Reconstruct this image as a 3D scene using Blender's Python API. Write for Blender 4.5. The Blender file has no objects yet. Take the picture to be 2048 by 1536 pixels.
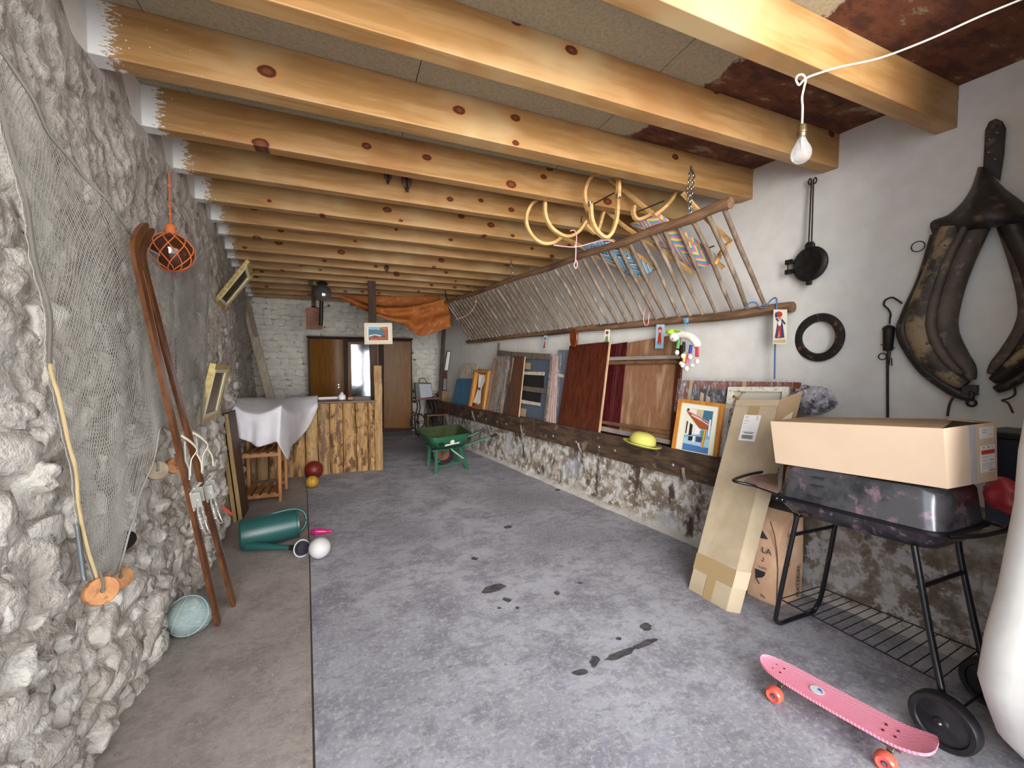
import bpy, bmesh, math, random
from mathutils import Vector as V, Matrix, noise as mnoise
random.seed(7)
D = bpy.data
S = bpy.context.scene
COL = S.collection

# ------------------------------------------------------------------ camera
PW, PH, FPX = 2048, 1536, 820.0
CAM = V((0.0, 0.0, 1.5))
_yaw = math.atan((1024 - 687) / FPX)
_pit = math.atan((768 - 732) / FPX)
FW = V((math.sin(_yaw) * math.cos(_pit), math.cos(_yaw) * math.cos(_pit), -math.sin(_pit)))
RT = V((math.cos(_yaw), -math.sin(_yaw), 0))
UP = RT.cross(FW)
cd = D.cameras.new('camera')
cd.sensor_fit = 'HORIZONTAL'
cd.sensor_width = 36.0
cd.lens = FPX / PW * 36.0
cd.clip_start = 0.02
co = D.objects.new('camera', cd)
COL.objects.link(co)
co.matrix_world = Matrix(((RT.x, UP.x, -FW.x, CAM.x), (RT.y, UP.y, -FW.y, CAM.y), (RT.z, UP.z, -FW.z, CAM.z), (0, 0, 0, 1)))
S.camera = co

# ------------------------------------------------------------------ light
W = D.worlds.new('sky')
S.world = W
W.use_nodes = True
bg = W.node_tree.nodes['Background']
bg.inputs[0].default_value = (0.83, 0.90, 1.0, 1)
bg.inputs[1].default_value = 1.15


def sun(name, d, energy, ang, col):
    l = D.lights.new(name, 'SUN')
    l.energy = energy
    l.angle = math.radians(ang)
    l.color = col
    o = D.objects.new(name, l)
    COL.objects.link(o)
    o.location = (0, -6, 6)
    o.rotation_euler = V(d).to_track_quat('-Z', 'Y').to_euler()
    return o


sun('bright_sky_glow', (0.22, 1.0, -0.04), 3.9, 60, (1.0, 0.975, 0.94))
sun('courtyard_bounce', (-0.10, 1.0, 0.06), 1.0, 90, (1.0, 0.97, 0.93))
S.view_settings.view_transform = 'Standard'
S.view_settings.look = 'None'
S.view_settings.gamma = 1.0
S.view_settings.use_curve_mapping = False
S.view_settings.exposure = 1.34


# ------------------------------------------------------------------ points in the place
def ray(x, y):
    return (FW * FPX + RT * (x - 1024) - UP * (y - 768)).normalized()


def on_z(x, y, z=0.0):
    d = ray(x, y)
    return CAM + d * ((z - CAM.z) / d.z)


def on_y(x, y, Y):
    d = ray(x, y)
    return CAM + d * (Y / d.y)


def on_x(x, y, X):
    d = ray(x, y)
    return CAM + d * (X / d.x)


def on_pl(x, y, P, N):
    d = ray(x, y)
    N = V(N)
    return CAM + d * ((V(P) - CAM).dot(N) / d.dot(N))


NR = V((1, .14, 0)).normalized()          # right wall normal (outwards)
DR = V((-.14, 1, 0)).normalized()         # along the right wall, to the back
NL = V((1, .06, 0)).normalized()          # left wall, into the room
XR0, XT0 = 3.413, 3.059                   # right wall and manger front at y = 0


def rw(x, y, d=0.0):
    return on_pl(x, y, (XR0 - d, 0, 0), NR)


def tf(x, y, d=0.0):
    return on_pl(x, y, (XT0 - d, 0, 0), NR)


def lw(x, y, d=0.0):
    return on_pl(x, y, (-.80 + d, 0, 0), NL)


_LA = V((XT0 + .10, 0, .60))
_LB = V((XR0 - .05, 0, 1.95))
NLEAN = (_LB - _LA).cross(DR).normalized()
if NLEAN.x > 0:
    NLEAN = -NLEAN


def lean(x, y, d=0.0):                    # plane of things leaning in the manger
    return on_pl(x, y, _LA + NLEAN * d, NLEAN)


def spl(pts, n=6, closed=False):
    P = [V(p) for p in pts]
    out = []
    m = len(P)
    rng = range(m if closed else m - 1)
    for i in rng:
        if closed:
            a, b, c, d = P[(i - 1) % m], P[i], P[(i + 1) % m], P[(i + 2) % m]
        else:
            a, b, c, d = P[max(i - 1, 0)], P[i], P[i + 1], P[min(i + 2, m - 1)]
        for k in range(n):
            t = k / n
            out.append(0.5 * ((2 * b) + (c - a) * t + (2 * a - 5 * b + 4 * c - d) * t * t + (3 * b - a - 3 * c + d) * t ** 3))
    if not closed:
        out.append(P[-1].copy())
    return out


def lerp(a, b, t):
    return a + (b - a) * t


def lin(xs, ys, x):
    if x <= xs[0]:
        return ys[0]
    for i in range(len(xs) - 1):
        if x <= xs[i + 1]:
            return lerp(ys[i], ys[i + 1], (x - xs[i]) / (xs[i + 1] - xs[i]))
    return ys[-1]


# ------------------------------------------------------------------ mesh building
class MB:
    def __init__(self):
        self.v, self.f, self.m, self.cur = [], [], [], 0

    def add(self, vs, fs):
        o = len(self.v)
        self.v += [V(p) for p in vs]
        for f in fs:
            self.f.append([i + o for i in f])
            self.m.append(self.cur)
        return self

    def hexa(self, p):
        return self.add(p, [(3, 2, 1, 0), (4, 5, 6, 7), (0, 1, 5, 4), (1, 2, 6, 5), (2, 3, 7, 6), (3, 0, 4, 7)])

    def box(self, x0, x1, y0, y1, z0, z1):
        return self.hexa([(x0, y0, z0), (x1, y0, z0), (x1, y1, z0), (x0, y1, z0), (x0, y0, z1), (x1, y0, z1), (x1, y1, z1), (x0, y1, z1)])

    def obox(self, c, a, b, d):
        c, a, b, d = V(c), V(a), V(b), V(d)
        return self.hexa([c - a - b - d, c + a - b - d, c + a + b - d, c - a + b - d, c - a - b + d, c + a - b + d, c + a + b + d, c - a + b + d])

    def bar(self, p, q, w, h, up=(0, 0, 1)):
        p, q = V(p), V(q)
        t = (q - p).normalized()
        s = t.cross(V(up))
        if s.length < 1e-4:
            s = t.cross(V((1, 0, 0)))
        s.normalize()
        u = s.cross(t)
        return self.obox((p + q) / 2, (q - p) / 2, s * w / 2, u * h / 2)

    def tube(self, pts, r, n=8, cap=True, up=None, ry=None, closed=False, square=False):
        P = [V(p) for p in pts]
        m = len(P)
        rr = r if isinstance(r, (list, tuple)) else [r] * m
        r2 = rr if ry is None else (ry if isinstance(ry, (list, tuple)) else [ry] * m)
        vs = []
        nrm = None
        for i in range(m):
            a = P[i - 1] if (i > 0 or closed) else P[i]
            b = P[(i + 1) % m] if (i < m - 1 or closed) else P[i]
            t = (b - a)
            t = t.normalized() if t.length > 1e-9 else V((0, 0, 1))
            if up is not None:
                u = V(up) - t * V(up).dot(t)
                if u.length < 1e-4:
                    u = V((1, 0, 0)) - t * t.x
                u.normalize()
            else:
                if nrm is None:
                    h = V((0, 0, 1)) if abs(t.z) < .9 else V((1, 0, 0))
                    nrm = (h - t * h.dot(t)).normalized()
                else:
                    nrm = nrm - t * nrm.dot(t)
                    nrm = nrm.normalized() if nrm.length > 1e-6 else V((1, 0, 0))
                u = nrm
            s = t.cross(u)
            if square:
                for (cx, cy) in ((1, 1), (-1, 1), (-1, -1), (1, -1)):
                    vs.append(P[i] + s * rr[i] * cx + u * r2[i] * cy)
            else:
                for k in range(n):
                    an = 2 * math.pi * (k + .5) / n
                    vs.append(P[i] + s * rr[i] * math.cos(an) + u * r2[i] * math.sin(an))
        if square:
            n = 4
        fs = []
        for i in range(m if closed else m - 1):
            j = (i + 1) % m
            for k in range(n):
                l = (k + 1) % n
                fs.append((i * n + k, i * n + l, j * n + l, j * n + k))
        if cap and not closed:
            fs.append(tuple(range(n - 1, -1, -1)))
            fs.append(tuple((m - 1) * n + k for k in range(n)))
        return self.add(vs, fs)

    def lathe(self, o, ax, prof, n=24, closed=False):
        o, ax = V(o), V(ax).normalized()
        h = V((0, 0, 1)) if abs(ax.z) < .9 else V((1, 0, 0))
        a = (h - ax * h.dot(ax)).normalized()
        b = ax.cross(a)
        vs, fs = [], []
        m = len(prof)
        for (r, z) in prof:
            for k in range(n):
                an = 2 * math.pi * k / n
                vs.append(o + ax * z + (a * math.cos(an) + b * math.sin(an)) * max(r, 1e-4))
        for i in range(m if closed else m - 1):
            j = (i + 1) % m
            for k in range(n):
                l = (k + 1) % n
                fs.append((i * n + k, i * n + l, j * n + l, j * n + k))
        if not closed:
            if prof[0][0] > 2e-4:
                fs.append(tuple(range(n - 1, -1, -1)))
            if prof[-1][0] > 2e-4:
                fs.append(tuple((m - 1) * n + k for k in range(n)))
        return self.add(vs, fs)

    def ball(self, c, r, n=20, m=12, s=(1, 1, 1), ax=(0, 0, 1)):
        prof = [(math.sin(math.pi * i / m) * r, -math.cos(math.pi * i / m) * r) for i in range(m + 1)]
        k = len(self.v)
        self.lathe((0, 0, 0), ax, prof, n)
        for i in range(k, len(self.v)):
            p = self.v[i]
            self.v[i] = V((p.x * s[0], p.y * s[1], p.z * s[2])) + V(c)
        return self

    def ring(self, c, ax, R, r, n=24, m=8):
        return self.lathe(c, ax, [(R + r * math.cos(2 * math.pi * i / m), r * math.sin(2 * math.pi * i / m)) for i in range(m)], n, True)

    def grid(self, rows, closed=False):
        k = len(rows[0])
        vs = [p for r in rows for p in r]
        fs = []
        for i in range(len(rows) - 1):
            for j in range(k if closed else k - 1):
                l = (j + 1) % k
                fs.append((i * k + j, i * k + l, (i + 1) * k + l, (i + 1) * k + j))
        return self.add(vs, fs)

    def prism(self, poly, vec):
        n = len(poly)
        P = [V(p) for p in poly]
        vec = V(vec)
        vs = P + [p + vec for p in P]
        fs = [tuple(range(n - 1, -1, -1)), tuple(range(n, 2 * n))]
        fs += [(i, (i + 1) % n, n + (i + 1) % n, n + i) for i in range(n)]
        return self.add(vs, fs)


def prop(o, label=None, cat=None, group=None, kind=None):
    if label:
        o['label'] = label
    if cat:
        o['category'] = cat
    if group:
        o['group'] = group
    if kind:
        o['kind'] = kind
    return o


def world_loc(o):
    p = V((0, 0, 0))
    while o is not None:
        p += V(o.location)
        o = o.parent
    return p


def add(name, mb, mat, parent=None, loc=None, smooth=40, bevel=0.0, solid=0.0, sub=0, recalc=True):
    """One mesh object from world-space geometry."""
    if loc is None:
        if parent is not None:
            loc = world_loc(parent)
        else:
            xs = [p.x for p in mb.v]
            ys = [p.y for p in mb.v]
            zs = [p.z for p in mb.v]
            loc = V(((min(xs) + max(xs)) / 2, (min(ys) + max(ys)) / 2, min(zs)))
    loc = V(loc)
    me = D.meshes.new(name)
    me.from_pydata([p - loc for p in mb.v], [], mb.f)
    mats = mat if isinstance(mat, (list, tuple)) else [mat]
    for mm in mats:
        me.materials.append(mm)
    if len(mats) > 1:
        me.polygons.foreach_set('material_index', mb.m)
    if recalc:
        bm = bmesh.new()
        bm.from_mesh(me)
        bmesh.ops.recalc_face_normals(bm, faces=bm.faces)
        bm.to_mesh(me)
        bm.free()
    if smooth:
        me.polygons.foreach_set('use_smooth', [True] * len(me.polygons))
        if smooth < 180:
            me.set_sharp_from_angle(angle=math.radians(smooth))
    me.update()
    o = D.objects.new(name, me)
    COL.objects.link(o)
    if parent is not None:
        o.parent = parent
        o.location = loc - world_loc(parent)
    else:
        o.location = loc
    if solid:
        md = o.modifiers.new('solid', 'SOLIDIFY')
        md.thickness = solid
        md.offset = 0
    if bevel:
        md = o.modifiers.new('bevel', 'BEVEL')
        md.width = bevel
        md.segments = 2
        md.limit_method = 'ANGLE'
        md.angle_limit = math.radians(40)
    if sub:
        md = o.modifiers.new('sub', 'SUBSURF')
        md.levels = sub
        md.render_levels = sub
    return o


def thing(name, label, cat, loc, group=None):
    o = D.objects.new(name, None)
    o.empty_display_size = .05
    COL.objects.link(o)
    o.location = V(loc)
    return prop(o, label, cat, group)


def struct(name, loc=(0, 0, 0)):
    o = D.objects.new(name, None)
    COL.objects.link(o)
    o.location = V(loc)
    o['kind'] = 'structure'
    return o


def copy_tree(o, parent=None):
    c = o.copy()
    COL.objects.link(c)
    c.parent = parent
    for ch in list(o.children):
        copy_tree(ch, c)
    return c


class Quad:
    """A rectangle in space: bottom-left, bottom-right, top-right, top-left; w is towards the viewer's side."""

    def __init__(self, bl, br, tr, tl, toward=None):
        self.p = [V(bl), V(br), V(tr), V(tl)]
        n = (self.p[1] - self.p[0]).cross(self.p[3] - self.p[0]).normalized()
        c = (self.p[0] + self.p[1] + self.p[2] + self.p[3]) / 4
        t = (V(toward) - c) if toward is not None else (CAM - c)
        self.n = n if n.dot(t) > 0 else -n
        self.c = c

    def at(self, u, v, w=0.0):
        a = lerp(self.p[0], self.p[1], u)
        b = lerp(self.p[3], self.p[2], u)
        return lerp(a, b, v) + self.n * w

    def w_(self):
        return (self.p[1] - self.p[0]).length

    def h_(self):
        return (self.p[3] - self.p[0]).length

    def box(self, mb, u0, u1, v0, v1, w0, w1):
        return mb.hexa([self.at(u0, v0, w0), self.at(u1, v0, w0), self.at(u1, v1, w0), self.at(u0, v1, w0),
                        self.at(u0, v0, w1), self.at(u1, v0, w1), self.at(u1, v1, w1), self.at(u0, v1, w1)])

    def poly(self, mb, uv, w0, th=.0006):
        mb.prism([self.at(u, v, w0) for (u, v) in uv], self.n * th)
        return mb


def rail_frame(mb, q, fu, fv, w0, w1, lip=0.0):
    """Four mitred rails round a Quad."""
    o = [(0, 0), (1, 0), (1, 1), (0, 1)]
    i = [(fu, fv), (1 - fu, fv), (1 - fu, 1 - fv), (fu, 1 - fv)]
    for k in range(4):
        l = (k + 1) % 4
        a, b, c, d = o[k], o[l], i[l], i[k]
        mb.hexa([q.at(*a, w0), q.at(*b, w0), q.at(*c, w0), q.at(*d, w0), q.at(*a, w1), q.at(*b, w1), q.at(*c, w1 - lip), q.at(*d, w1 - lip)])
    return mb


# ------------------------------------------------------------------ materials
def C(h):
    h = h.lstrip('#')
    r = [int(h[i:i + 2], 16) / 255 for i in (0, 2, 4)]
    return tuple((c / 12.92 if c <= .04045 else ((c + .055) / 1.055) ** 2.4) for c in r) + (1.0,)


class Nd:
    def __init__(self, mat):
        self.t = mat.node_tree
        self.b = self.t.nodes['Principled BSDF']

    def new(self, kind, **kw):
        n = self.t.nodes.new(kind)
        for k, v in kw.items():
            setattr(n, k, v)
        return n

    def put(self, sock, val):
        if hasattr(val, 'is_output'):
            self.t.links.new(val, sock)
        else:
            sock.default_value = val

    def coord(self, out='Object', scale=(1, 1, 1), rnd=0.0, rot=(0, 0, 0)):
        c = self.new('ShaderNodeTexCoord').outputs[out]
        mp = self.new('ShaderNodeMapping')
        self.put(mp.inputs['Vector'], c)
        mp.inputs['Scale'].default_value = scale
        mp.inputs['Rotation'].default_value = rot
        if rnd:
            oi = self.new('ShaderNodeObjectInfo').outputs['Random']
            m = self.math('MULTIPLY', oi, rnd)
            cb = self.new('ShaderNodeCombineXYZ')
            for k in range(3):
                self.put(cb.inputs[k], m)
            self.put(mp.inputs['Location'], cb.outputs[0])
        return mp.outputs[0]

    def noise(self, vec, scale, detail=4, rough=.55, dist=0.0):
        n = self.new('ShaderNodeTexNoise')
        self.put(n.inputs['Vector'], vec)
        n.inputs['Scale'].default_value = scale
        n.inputs['Detail'].default_value = detail
        n.inputs['Roughness'].default_value = rough
        n.inputs['Distortion'].default_value = dist
        return n.outputs['Fac']

    def voro(self, vec, scale, feature='F1', rnd=1.0):
        n = self.new('ShaderNodeTexVoronoi', feature=feature)
        self.put(n.inputs['Vector'], vec)
        n.inputs['Scale'].default_value = scale
        n.inputs['Randomness'].default_value = rnd
        return n.outputs['Distance']

    def wave(self, vec, scale, dist=2.0, detail=2, axis='X'):
        n = self.new('ShaderNodeTexWave', bands_direction=axis)
        self.put(n.inputs['Vector'], vec)
        n.inputs['Scale'].default_value = scale
        n.inputs['Distortion'].default_value = dist
        n.inputs['Detail'].default_value = detail
        return n.outputs['Fac']

    def math(self, op, a, b=0.0):
        n = self.new('ShaderNodeMath', operation=op)
        self.put(n.inputs[0], a)
        self.put(n.inputs[1], b)
        return n.outputs[0]

    def step(self, x, a, b):
        n = self.new('ShaderNodeMapRange', interpolation_type='SMOOTHSTEP')
        self.put(n.inputs['Value'], x)
        n.inputs['From Min'].default_value = a
        n.inputs['From Max'].default_value = b
        return n.outputs['Result']

    def mix(self, fac, a, b):
        n = self.new('ShaderNodeMix', data_type='RGBA')
        self.put(n.inputs['Factor'], fac)
        ins = [s for s in n.inputs if s.type == 'RGBA']
        self.put(ins[0], a)
        self.put(ins[1], b)
        return [s for s in n.outputs if s.type == 'RGBA'][0]

    def sep(self, vec):
        n = self.new('ShaderNodeSeparateXYZ')
        self.put(n.inputs[0], vec)
        return n.outputs

    def bump(self, h, strength=.3, dist=.01):
        n = self.new('ShaderNodeBump')
        self.put(n.inputs['Height'], h)
        n.inputs['Strength'].default_value = strength
        n.inputs['Distance'].default_value = dist
        self.put(self.b.inputs['Normal'], n.outputs[0])


def mat(name, fn=None, col=None, rough=.6, metal=0.0, spec=.5, **inp):
    m = D.materials.new(name)
    m.use_nodes = True
    n = Nd(m)
    n.b.inputs['Roughness'].default_value = rough
    n.b.inputs['Metallic'].default_value = metal
    n.b.inputs['Specular IOR Level'].default_value = spec
    for k, v in inp.items():
        n.b.inputs[k].default_value = v
    if col is not None:
        n.b.inputs['Base Color'].default_value = col
    if fn:
        c = fn(n)
        if c is not None:
            n.put(n.b.inputs['Base Color'], c)
    return m


def mottled(name, c1, c2, scale=8, rough=.6, metal=0.0, bump=.0, bs=60, bd=.004, rnd=7.0, lo=.35, hi=.65, stretch=(1, 1, 1), c3=None, spec=.5, detail=5):
    def fn(n):
        v = n.coord(scale=stretch, rnd=rnd)
        f = n.step(n.noise(v, scale, detail, .6), lo, hi)
        c = n.mix(f, C(c1), C(c2))
        if c3:
            g = n.step(n.noise(v, scale * 2.7, 4, .6), .55, .68)
            c = n.mix(g, c, C(c3))
        if bump:
            n.bump(n.noise(v, bs, 4, .6), bump, bd)
        return c
    return mat(name, fn, rough=rough, metal=metal, spec=spec)


def wood(name, c1, c2, axis='X', scale=1.0, rough=.55, c3=None, spec=.4, bump=.12):
    st = {'X': (.12, 1, 1), 'Y': (1, .12, 1), 'Z': (1, 1, .12)}[axis]

    def fn(n):
        v = n.coord(scale=st, rnd=9.0)
        g = n.noise(v, 28 * scale, 5, .6, .6)
        f = n.step(g, .3, .7)
        c = n.mix(f, C(c1), C(c2))
        if c3:
            c = n.mix(n.step(n.noise(v, 6 * scale, 4, .6), .52, .66), c, C(c3))
        if bump:
            n.bump(g, bump, .004)
        return c
    return mat(name, fn, rough=rough, spec=spec)


def plain(name, h, rough=.5, metal=0.0, spec=.5, **kw):
    return mottled(name, h, h, rough=rough, metal=metal, spec=spec, **kw) if kw.get('bump') else mat(name, col=C(h), rough=rough, metal=metal, spec=spec)


def pine_beam_fn(n):
    co_ = n.coord(rnd=13.0)
    s = n.sep(co_)
    # long soft grain
    v = n.coord(scale=(.10, 1, 1), rnd=13.0)
    g = n.noise(v, 17, 5, .6, .5)
    c = n.mix(n.step(g, .36, .64), C('#B98F5E'), C('#A27845'))
    c = n.mix(n.step(n.noise(co_, 1.4, 3, .5), .48, .72), c, C('#C4A678'))
    c = n.mix(n.math('MULTIPLY', n.step(n.noise(co_, 2.3, 2, .5), .55, .75), .55), c, C('#A06C3E'))
    # knots
    ks = n.sep(n.coord(rnd=13.0))
    kc = n.new('ShaderNodeCombineXYZ')
    n.put(kc.inputs[0], n.math('MULTIPLY', ks[0], .66))
    n.put(kc.inputs[1], ks[2])
    kv = kc.outputs[0]
    vo = n.new('ShaderNodeTexVoronoi', feature='F1', voronoi_dimensions='2D')
    n.put(vo.inputs['Vector'], kv)
    vo.inputs['Scale'].default_value = 4.8
    d = n.math('ADD', vo.outputs['Distance'], n.math('MULTIPLY', n.noise(co_, 30, 2), .05))
    sel = n.sep(vo.outputs['Color'])[0]
    d = n.math('ADD', d, n.math('MULTIPLY', n.step(sel, .48, .54), .20))
    d = n.math('ADD', d, n.math('MULTIPLY', n.math('SUBTRACT', n.sep(vo.outputs['Color'])[1], .45), .09))
    c = n.mix(n.math('MULTIPLY', n.math('SUBTRACT', 1.0, n.step(d, .10, .34)), .55), c, C('#BC7C40'))
    c = n.mix(n.math('SUBTRACT', 1.0, n.step(d, .125, .15)), c, C('#5A2D1A'))
    c = n.mix(n.math('SUBTRACT', 1.0, n.step(d, .05, .09)), c, C('#7C4526'))
    # whitewash brushed on to the end built into the rubble wall, and splashes of it beside that
    ox = n.sep(n.new('ShaderNodeTexCoord').outputs['Object'])[0]
    nz = n.noise(n.coord(scale=(1, 1, 3), rnd=5.0), 34, 4, .7)
    e = n.math('ADD', ox, n.math('MULTIPLY', n.math('SUBTRACT', nz, .5), .30))
    c = n.mix(n.math('SUBTRACT', 1.0, n.step(e, .10, .115)), c, C('#E9E7E2'))
    sp = n.math('ADD', n.voro(n.coord(rnd=3.0), 28), n.math('MULTIPLY', ox, .16))
    c = n.mix(n.math('SUBTRACT', 1.0, n.step(sp, .10, .13)), c, C('#F0E6CF'))
    n.bump(g, .10, .004)
    return c


M = {}
M['beam'] = mat('pine_beam', pine_beam_fn, rough=.48, spec=.4)


def chip_fn(n):
    v = n.coord()
    c = n.mix(n.step(n.noise(v, 60, 4, .7), .3, .7), C('#B8AE94'), C('#A3987E'))
    s = n.sep(v)
    dr = n.math('ADD', n.math('ADD', s[0], n.math('MULTIPLY', s[1], .14)), n.math('MULTIPLY', n.math('SUBTRACT', n.noise(v, 6, 5, .65), .5), .5))
    st = n.math('MULTIPLY', n.step(dr, 2.14, 2.18), n.math('SUBTRACT', 1.0, n.step(s[1], 2.35, 2.6)))
    k = n.noise(n.coord(scale=(1, 2.2, 1)), 5, 5, .65)
    sc = n.mix(n.step(k, .40, .56), C('#4B2A1E'), C('#6E3F28'))
    sc = n.mix(n.step(k, .58, .66), sc, C('#8A7A60'))
    c = n.mix(st, c, sc)
    n.bump(n.noise(v, 150, 3, .7), .15, .003)
    return c


M['chip'] = mat('chipboard', chip_fn, rough=.8)


def wash_fn(c1, c2, dirt, lo=.52, hi=.70, s=3.0, bump=.5, bs=45, bd=.012, gz=None):
    def fn(n):
        v = n.coord(rnd=0.0)
        g = n.new('ShaderNodeNewGeometry').outputs['Position']
        c = n.mix(n.step(n.noise(g, 9, 5, .6), .35, .65), C(c1), C(c2))
        c = n.mix(n.math('MULTIPLY', n.step(n.noise(g, s, 6, .68), lo, hi), .85), c, C(dirt))
        if gz:
            z = n.sep(g)[gz[0]]
            c = n.mix(n.math('MULTIPLY', n.step(n.math('ADD', z, n.math('MULTIPLY', n.noise(g, 2.2, 5, .6), gz[3])), gz[1], gz[2]), gz[5]), c, C(gz[4]))
        n.bump(n.noise(g, bs, 6, .62), bump, bd)
        return c
    return fn


M['rubble'] = mat('whitewashed_rubble', wash_fn('#DBD5CC', '#C9C1B6', '#8E8072', .55, .72, 6.0, 1.0, 34, .02), rough=.9, spec=.2)
M['rubble_base'] = mat('whitewashed_mortar', wash_fn('#CFC8BE', '#BBB1A6', '#7A6C5E', .52, .68, 7.0, 1.0, 30, .025), rough=.95, spec=.2)
M['plaster'] = mat('white_plaster', wash_fn('#DEDBD5', '#D8D4CD', '#C9C2B8', .62, .85, 2.4, .15, 22, .006), rough=.85, spec=.2)
M['back_stone'] = mat('whitewashed_back_stone', wash_fn('#DEDAD1', '#D0CABF', '#A79C8F', .62, .78, 4.0, .6, 24, .012), rough=.9, spec=.2)


def back_base_fn(n):
    g = n.new('ShaderNodeNewGeometry').outputs['Position']
    c = n.mix(n.step(n.noise(g, 7, 5, .6), .35, .65), C('#D2CCC1'), C('#C2BAAE'))
    c = n.mix(n.step(n.noise(g, 8, 6, .7), .54, .60), c, C('#4A423A'))  # dark patches paint the shade of holes and crevices between stones
    n.bump(n.noise(g, 24, 6, .62), .8, .02)
    return c


M['back_base'] = mat('whitewashed_back_mortar', back_base_fn, rough=.9, spec=.2)


def manger_fn(n):
    g = n.new('ShaderNodeNewGeometry').outputs['Position']
    a = n.noise(g, 5.5, 8, .68)
    c = n.mix(n.step(a, .38, .55), C('#7C6E5E'), C('#ADA294'))
    c = n.mix(n.step(n.noise(g, 11, 6, .7), .48, .57), c, C('#CECAC6'))
    c = n.mix(n.step(n.noise(n.coord(scale=(1, 1, .5)), 3.1, 6, .66), .58, .66), c, C('#54453A'))
    c = n.mix(n.math('MULTIPLY', n.step(n.noise(g, 1.9, 4, .6), .56, .70), .6), c, C('#C2C4CC'))
    z = n.sep(g)[2]
    c = n.mix(n.math('SUBTRACT', 1.0, n.step(n.math('ADD', z, n.math('MULTIPLY', n.noise(g, 9, 4), .10)), .07, .13)), c, C('#C0B9B0'))
    n.bump(n.noise(g, 26, 7, .68), .9, .02)
    return c


M['manger'] = mat('stained_render', manger_fn, rough=.95, spec=.2)


def floor_fn(tan):
    def fn(n):
        g = n.new('ShaderNodeNewGeometry').outputs['Position']
        a = n.noise(g, 3.0, 8, .66)
        lo, hi = ('#887E78', '#A49A94') if tan else ('#84818A', '#ABAAB2')
        c = n.mix(n.step(a, .36, .62), C(lo), C(hi))
        c = n.mix(n.math('MULTIPLY', n.step(n.noise(g, 17, 7, .72), .50, .64), .6), c, C('#B4B2B0' if not tan else '#A59A92'))
        c = n.mix(n.math('MULTIPLY', n.step(n.noise(g, .75, 5, .66), .48, .66), .6), c, C('#68636A' if not tan else '#766D68'))
        c = n.mix(n.math('MULTIPLY', n.step(n.noise(n.coord(scale=(.8, 1.3, 1), rot=(0, 0, .3)), 9, 8, .74), .50, .60), .5), c, C('#76727A' if not tan else '#877D78'))
        c = n.mix(n.math('MULTIPLY', n.step(n.noise(g, 42, 6, .75), .50, .62), .4), c, C('#C3C2C6' if not tan else '#B3A89E'))
        c = n.mix(n.math('MULTIPLY', n.step(n.noise(g, 27, 6, .75), .56, .66), .4), c, C('#5E5A60' if not tan else '#6A6058'))
        c = n.mix(n.step(n.noise(g, 60, 3, .6), .70, .74), c, C('#CFCDCB'))
        c = n.mix(n.step(n.noise(g, 33, 3, .6), .735, .76), c, C('#3E3A3C'))
        n.bump(n.noise(g, 45, 7, .7), .35, .006)
        return c
    return fn


M['floor'] = mat('worn_concrete', floor_fn(False), rough=.8, spec=.3)
M['floor_tan'] = mat('worn_tan_concrete', floor_fn(True), rough=.85, spec=.3)
M['stain'] = mottled('oil_stain', '#3E3A3E', '#5A5558', 30, .7)

# ================================================================== the room
ZB, ZT = 2.85, 3.08                       # underside of the beams, underside of the ceiling boards
YB = 9.62                                 # back wall
Y0 = .50                                  # doorway


def xl(y, z=0.0):                         # left wall face
    return lin([-1, 4.7, 5.7, 6.2, 9.8], [-.75, -1.035, -1.16, -1.25, -1.66], y) - .035 * z


def xr(y):
    return XR0 - .14 * y


def xt(y):
    return XT0 - .14 * y


# ---- floor: two slabs with a joint between them
fl = struct('floor')


def xj(y):
    return lin([-4, 1.64, 3.67, 5.71, 9.7], [.35, -.128, -.284, -.455, -.79], y)


mb = MB()
ys = [-4, .5, 1.64, 2.6, 3.67, 4.7, 5.71, 7.5, 9.7]
mb.grid([[V((xj(y) + .007, y, 0)), V((xj(y) + .02, y, .0)), V((5.5, y, 0))] for y in ys])
mb.grid([[V((xj(y) + .007, y, -.03)), V((xj(y) + .007, y, 0))] for y in ys])
add('concrete_slab', mb, M['floor'], fl, loc=(0, 0, 0), smooth=0)
mb = MB()
mb.grid([[V((-4.5, y, 0)), V((xj(y) - .002, y, .002))] for y in ys])
mb.grid([[V((xj(y) - .002, y, .002)), V((xj(y) - .002, y, -.03))] for y in ys])
add('concrete_slab', mb, M['floor_tan'], fl, loc=(0, 0, 0), smooth=0)
mb = MB()
mb.grid([[V((xj(y) - .03, y, -.006)), V((xj(y) + .03, y, -.006))] for y in ys])
add('joint_filler', mb, plain('joint_dirt', '#4E463F', .95), fl, loc=(0, 0, 0), smooth=0)
for (px, py, a, b, r) in [(1240, 1309, 34, 8, -.35), (1190, 1322, 9, 12, .4), (1160, 1345, 18, 6, -.15), (1291, 1287, 24, 6, -.35), (1292, 1254, 12, 7, .1),
                          (1114, 1186, 6, 4, 0), (1015, 1200, 9, 4, .2), (985, 1178, 24, 8, -.2), (999, 1216, 4, 2, 0), (1035, 1216, 5, 3, 0), (949, 1117, 8, 3, 0),
                          (1016, 1054, 8, 3, 0), (1238, 1277, 6, 3, 0), (1115, 980, 5, 2, 0), (1160, 1166, 5, 2, 0)]:
    mb = MB()
    P = []
    for k in range(14):
        an = 2 * math.pi * k / 14
        rr = 1 + .45 * (random.random() - .5)
        dx, dy = math.cos(an) * a * rr, math.sin(an) * b * rr
        P.append(on_z(px + dx * math.cos(r) - dy * math.sin(r), py + dx * math.sin(r) + dy * math.cos(r), .0006))
    mb.prism(P, (0, 0, .0008))
    add('oil_stain', mb, M['stain'], fl, smooth=0)

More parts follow.
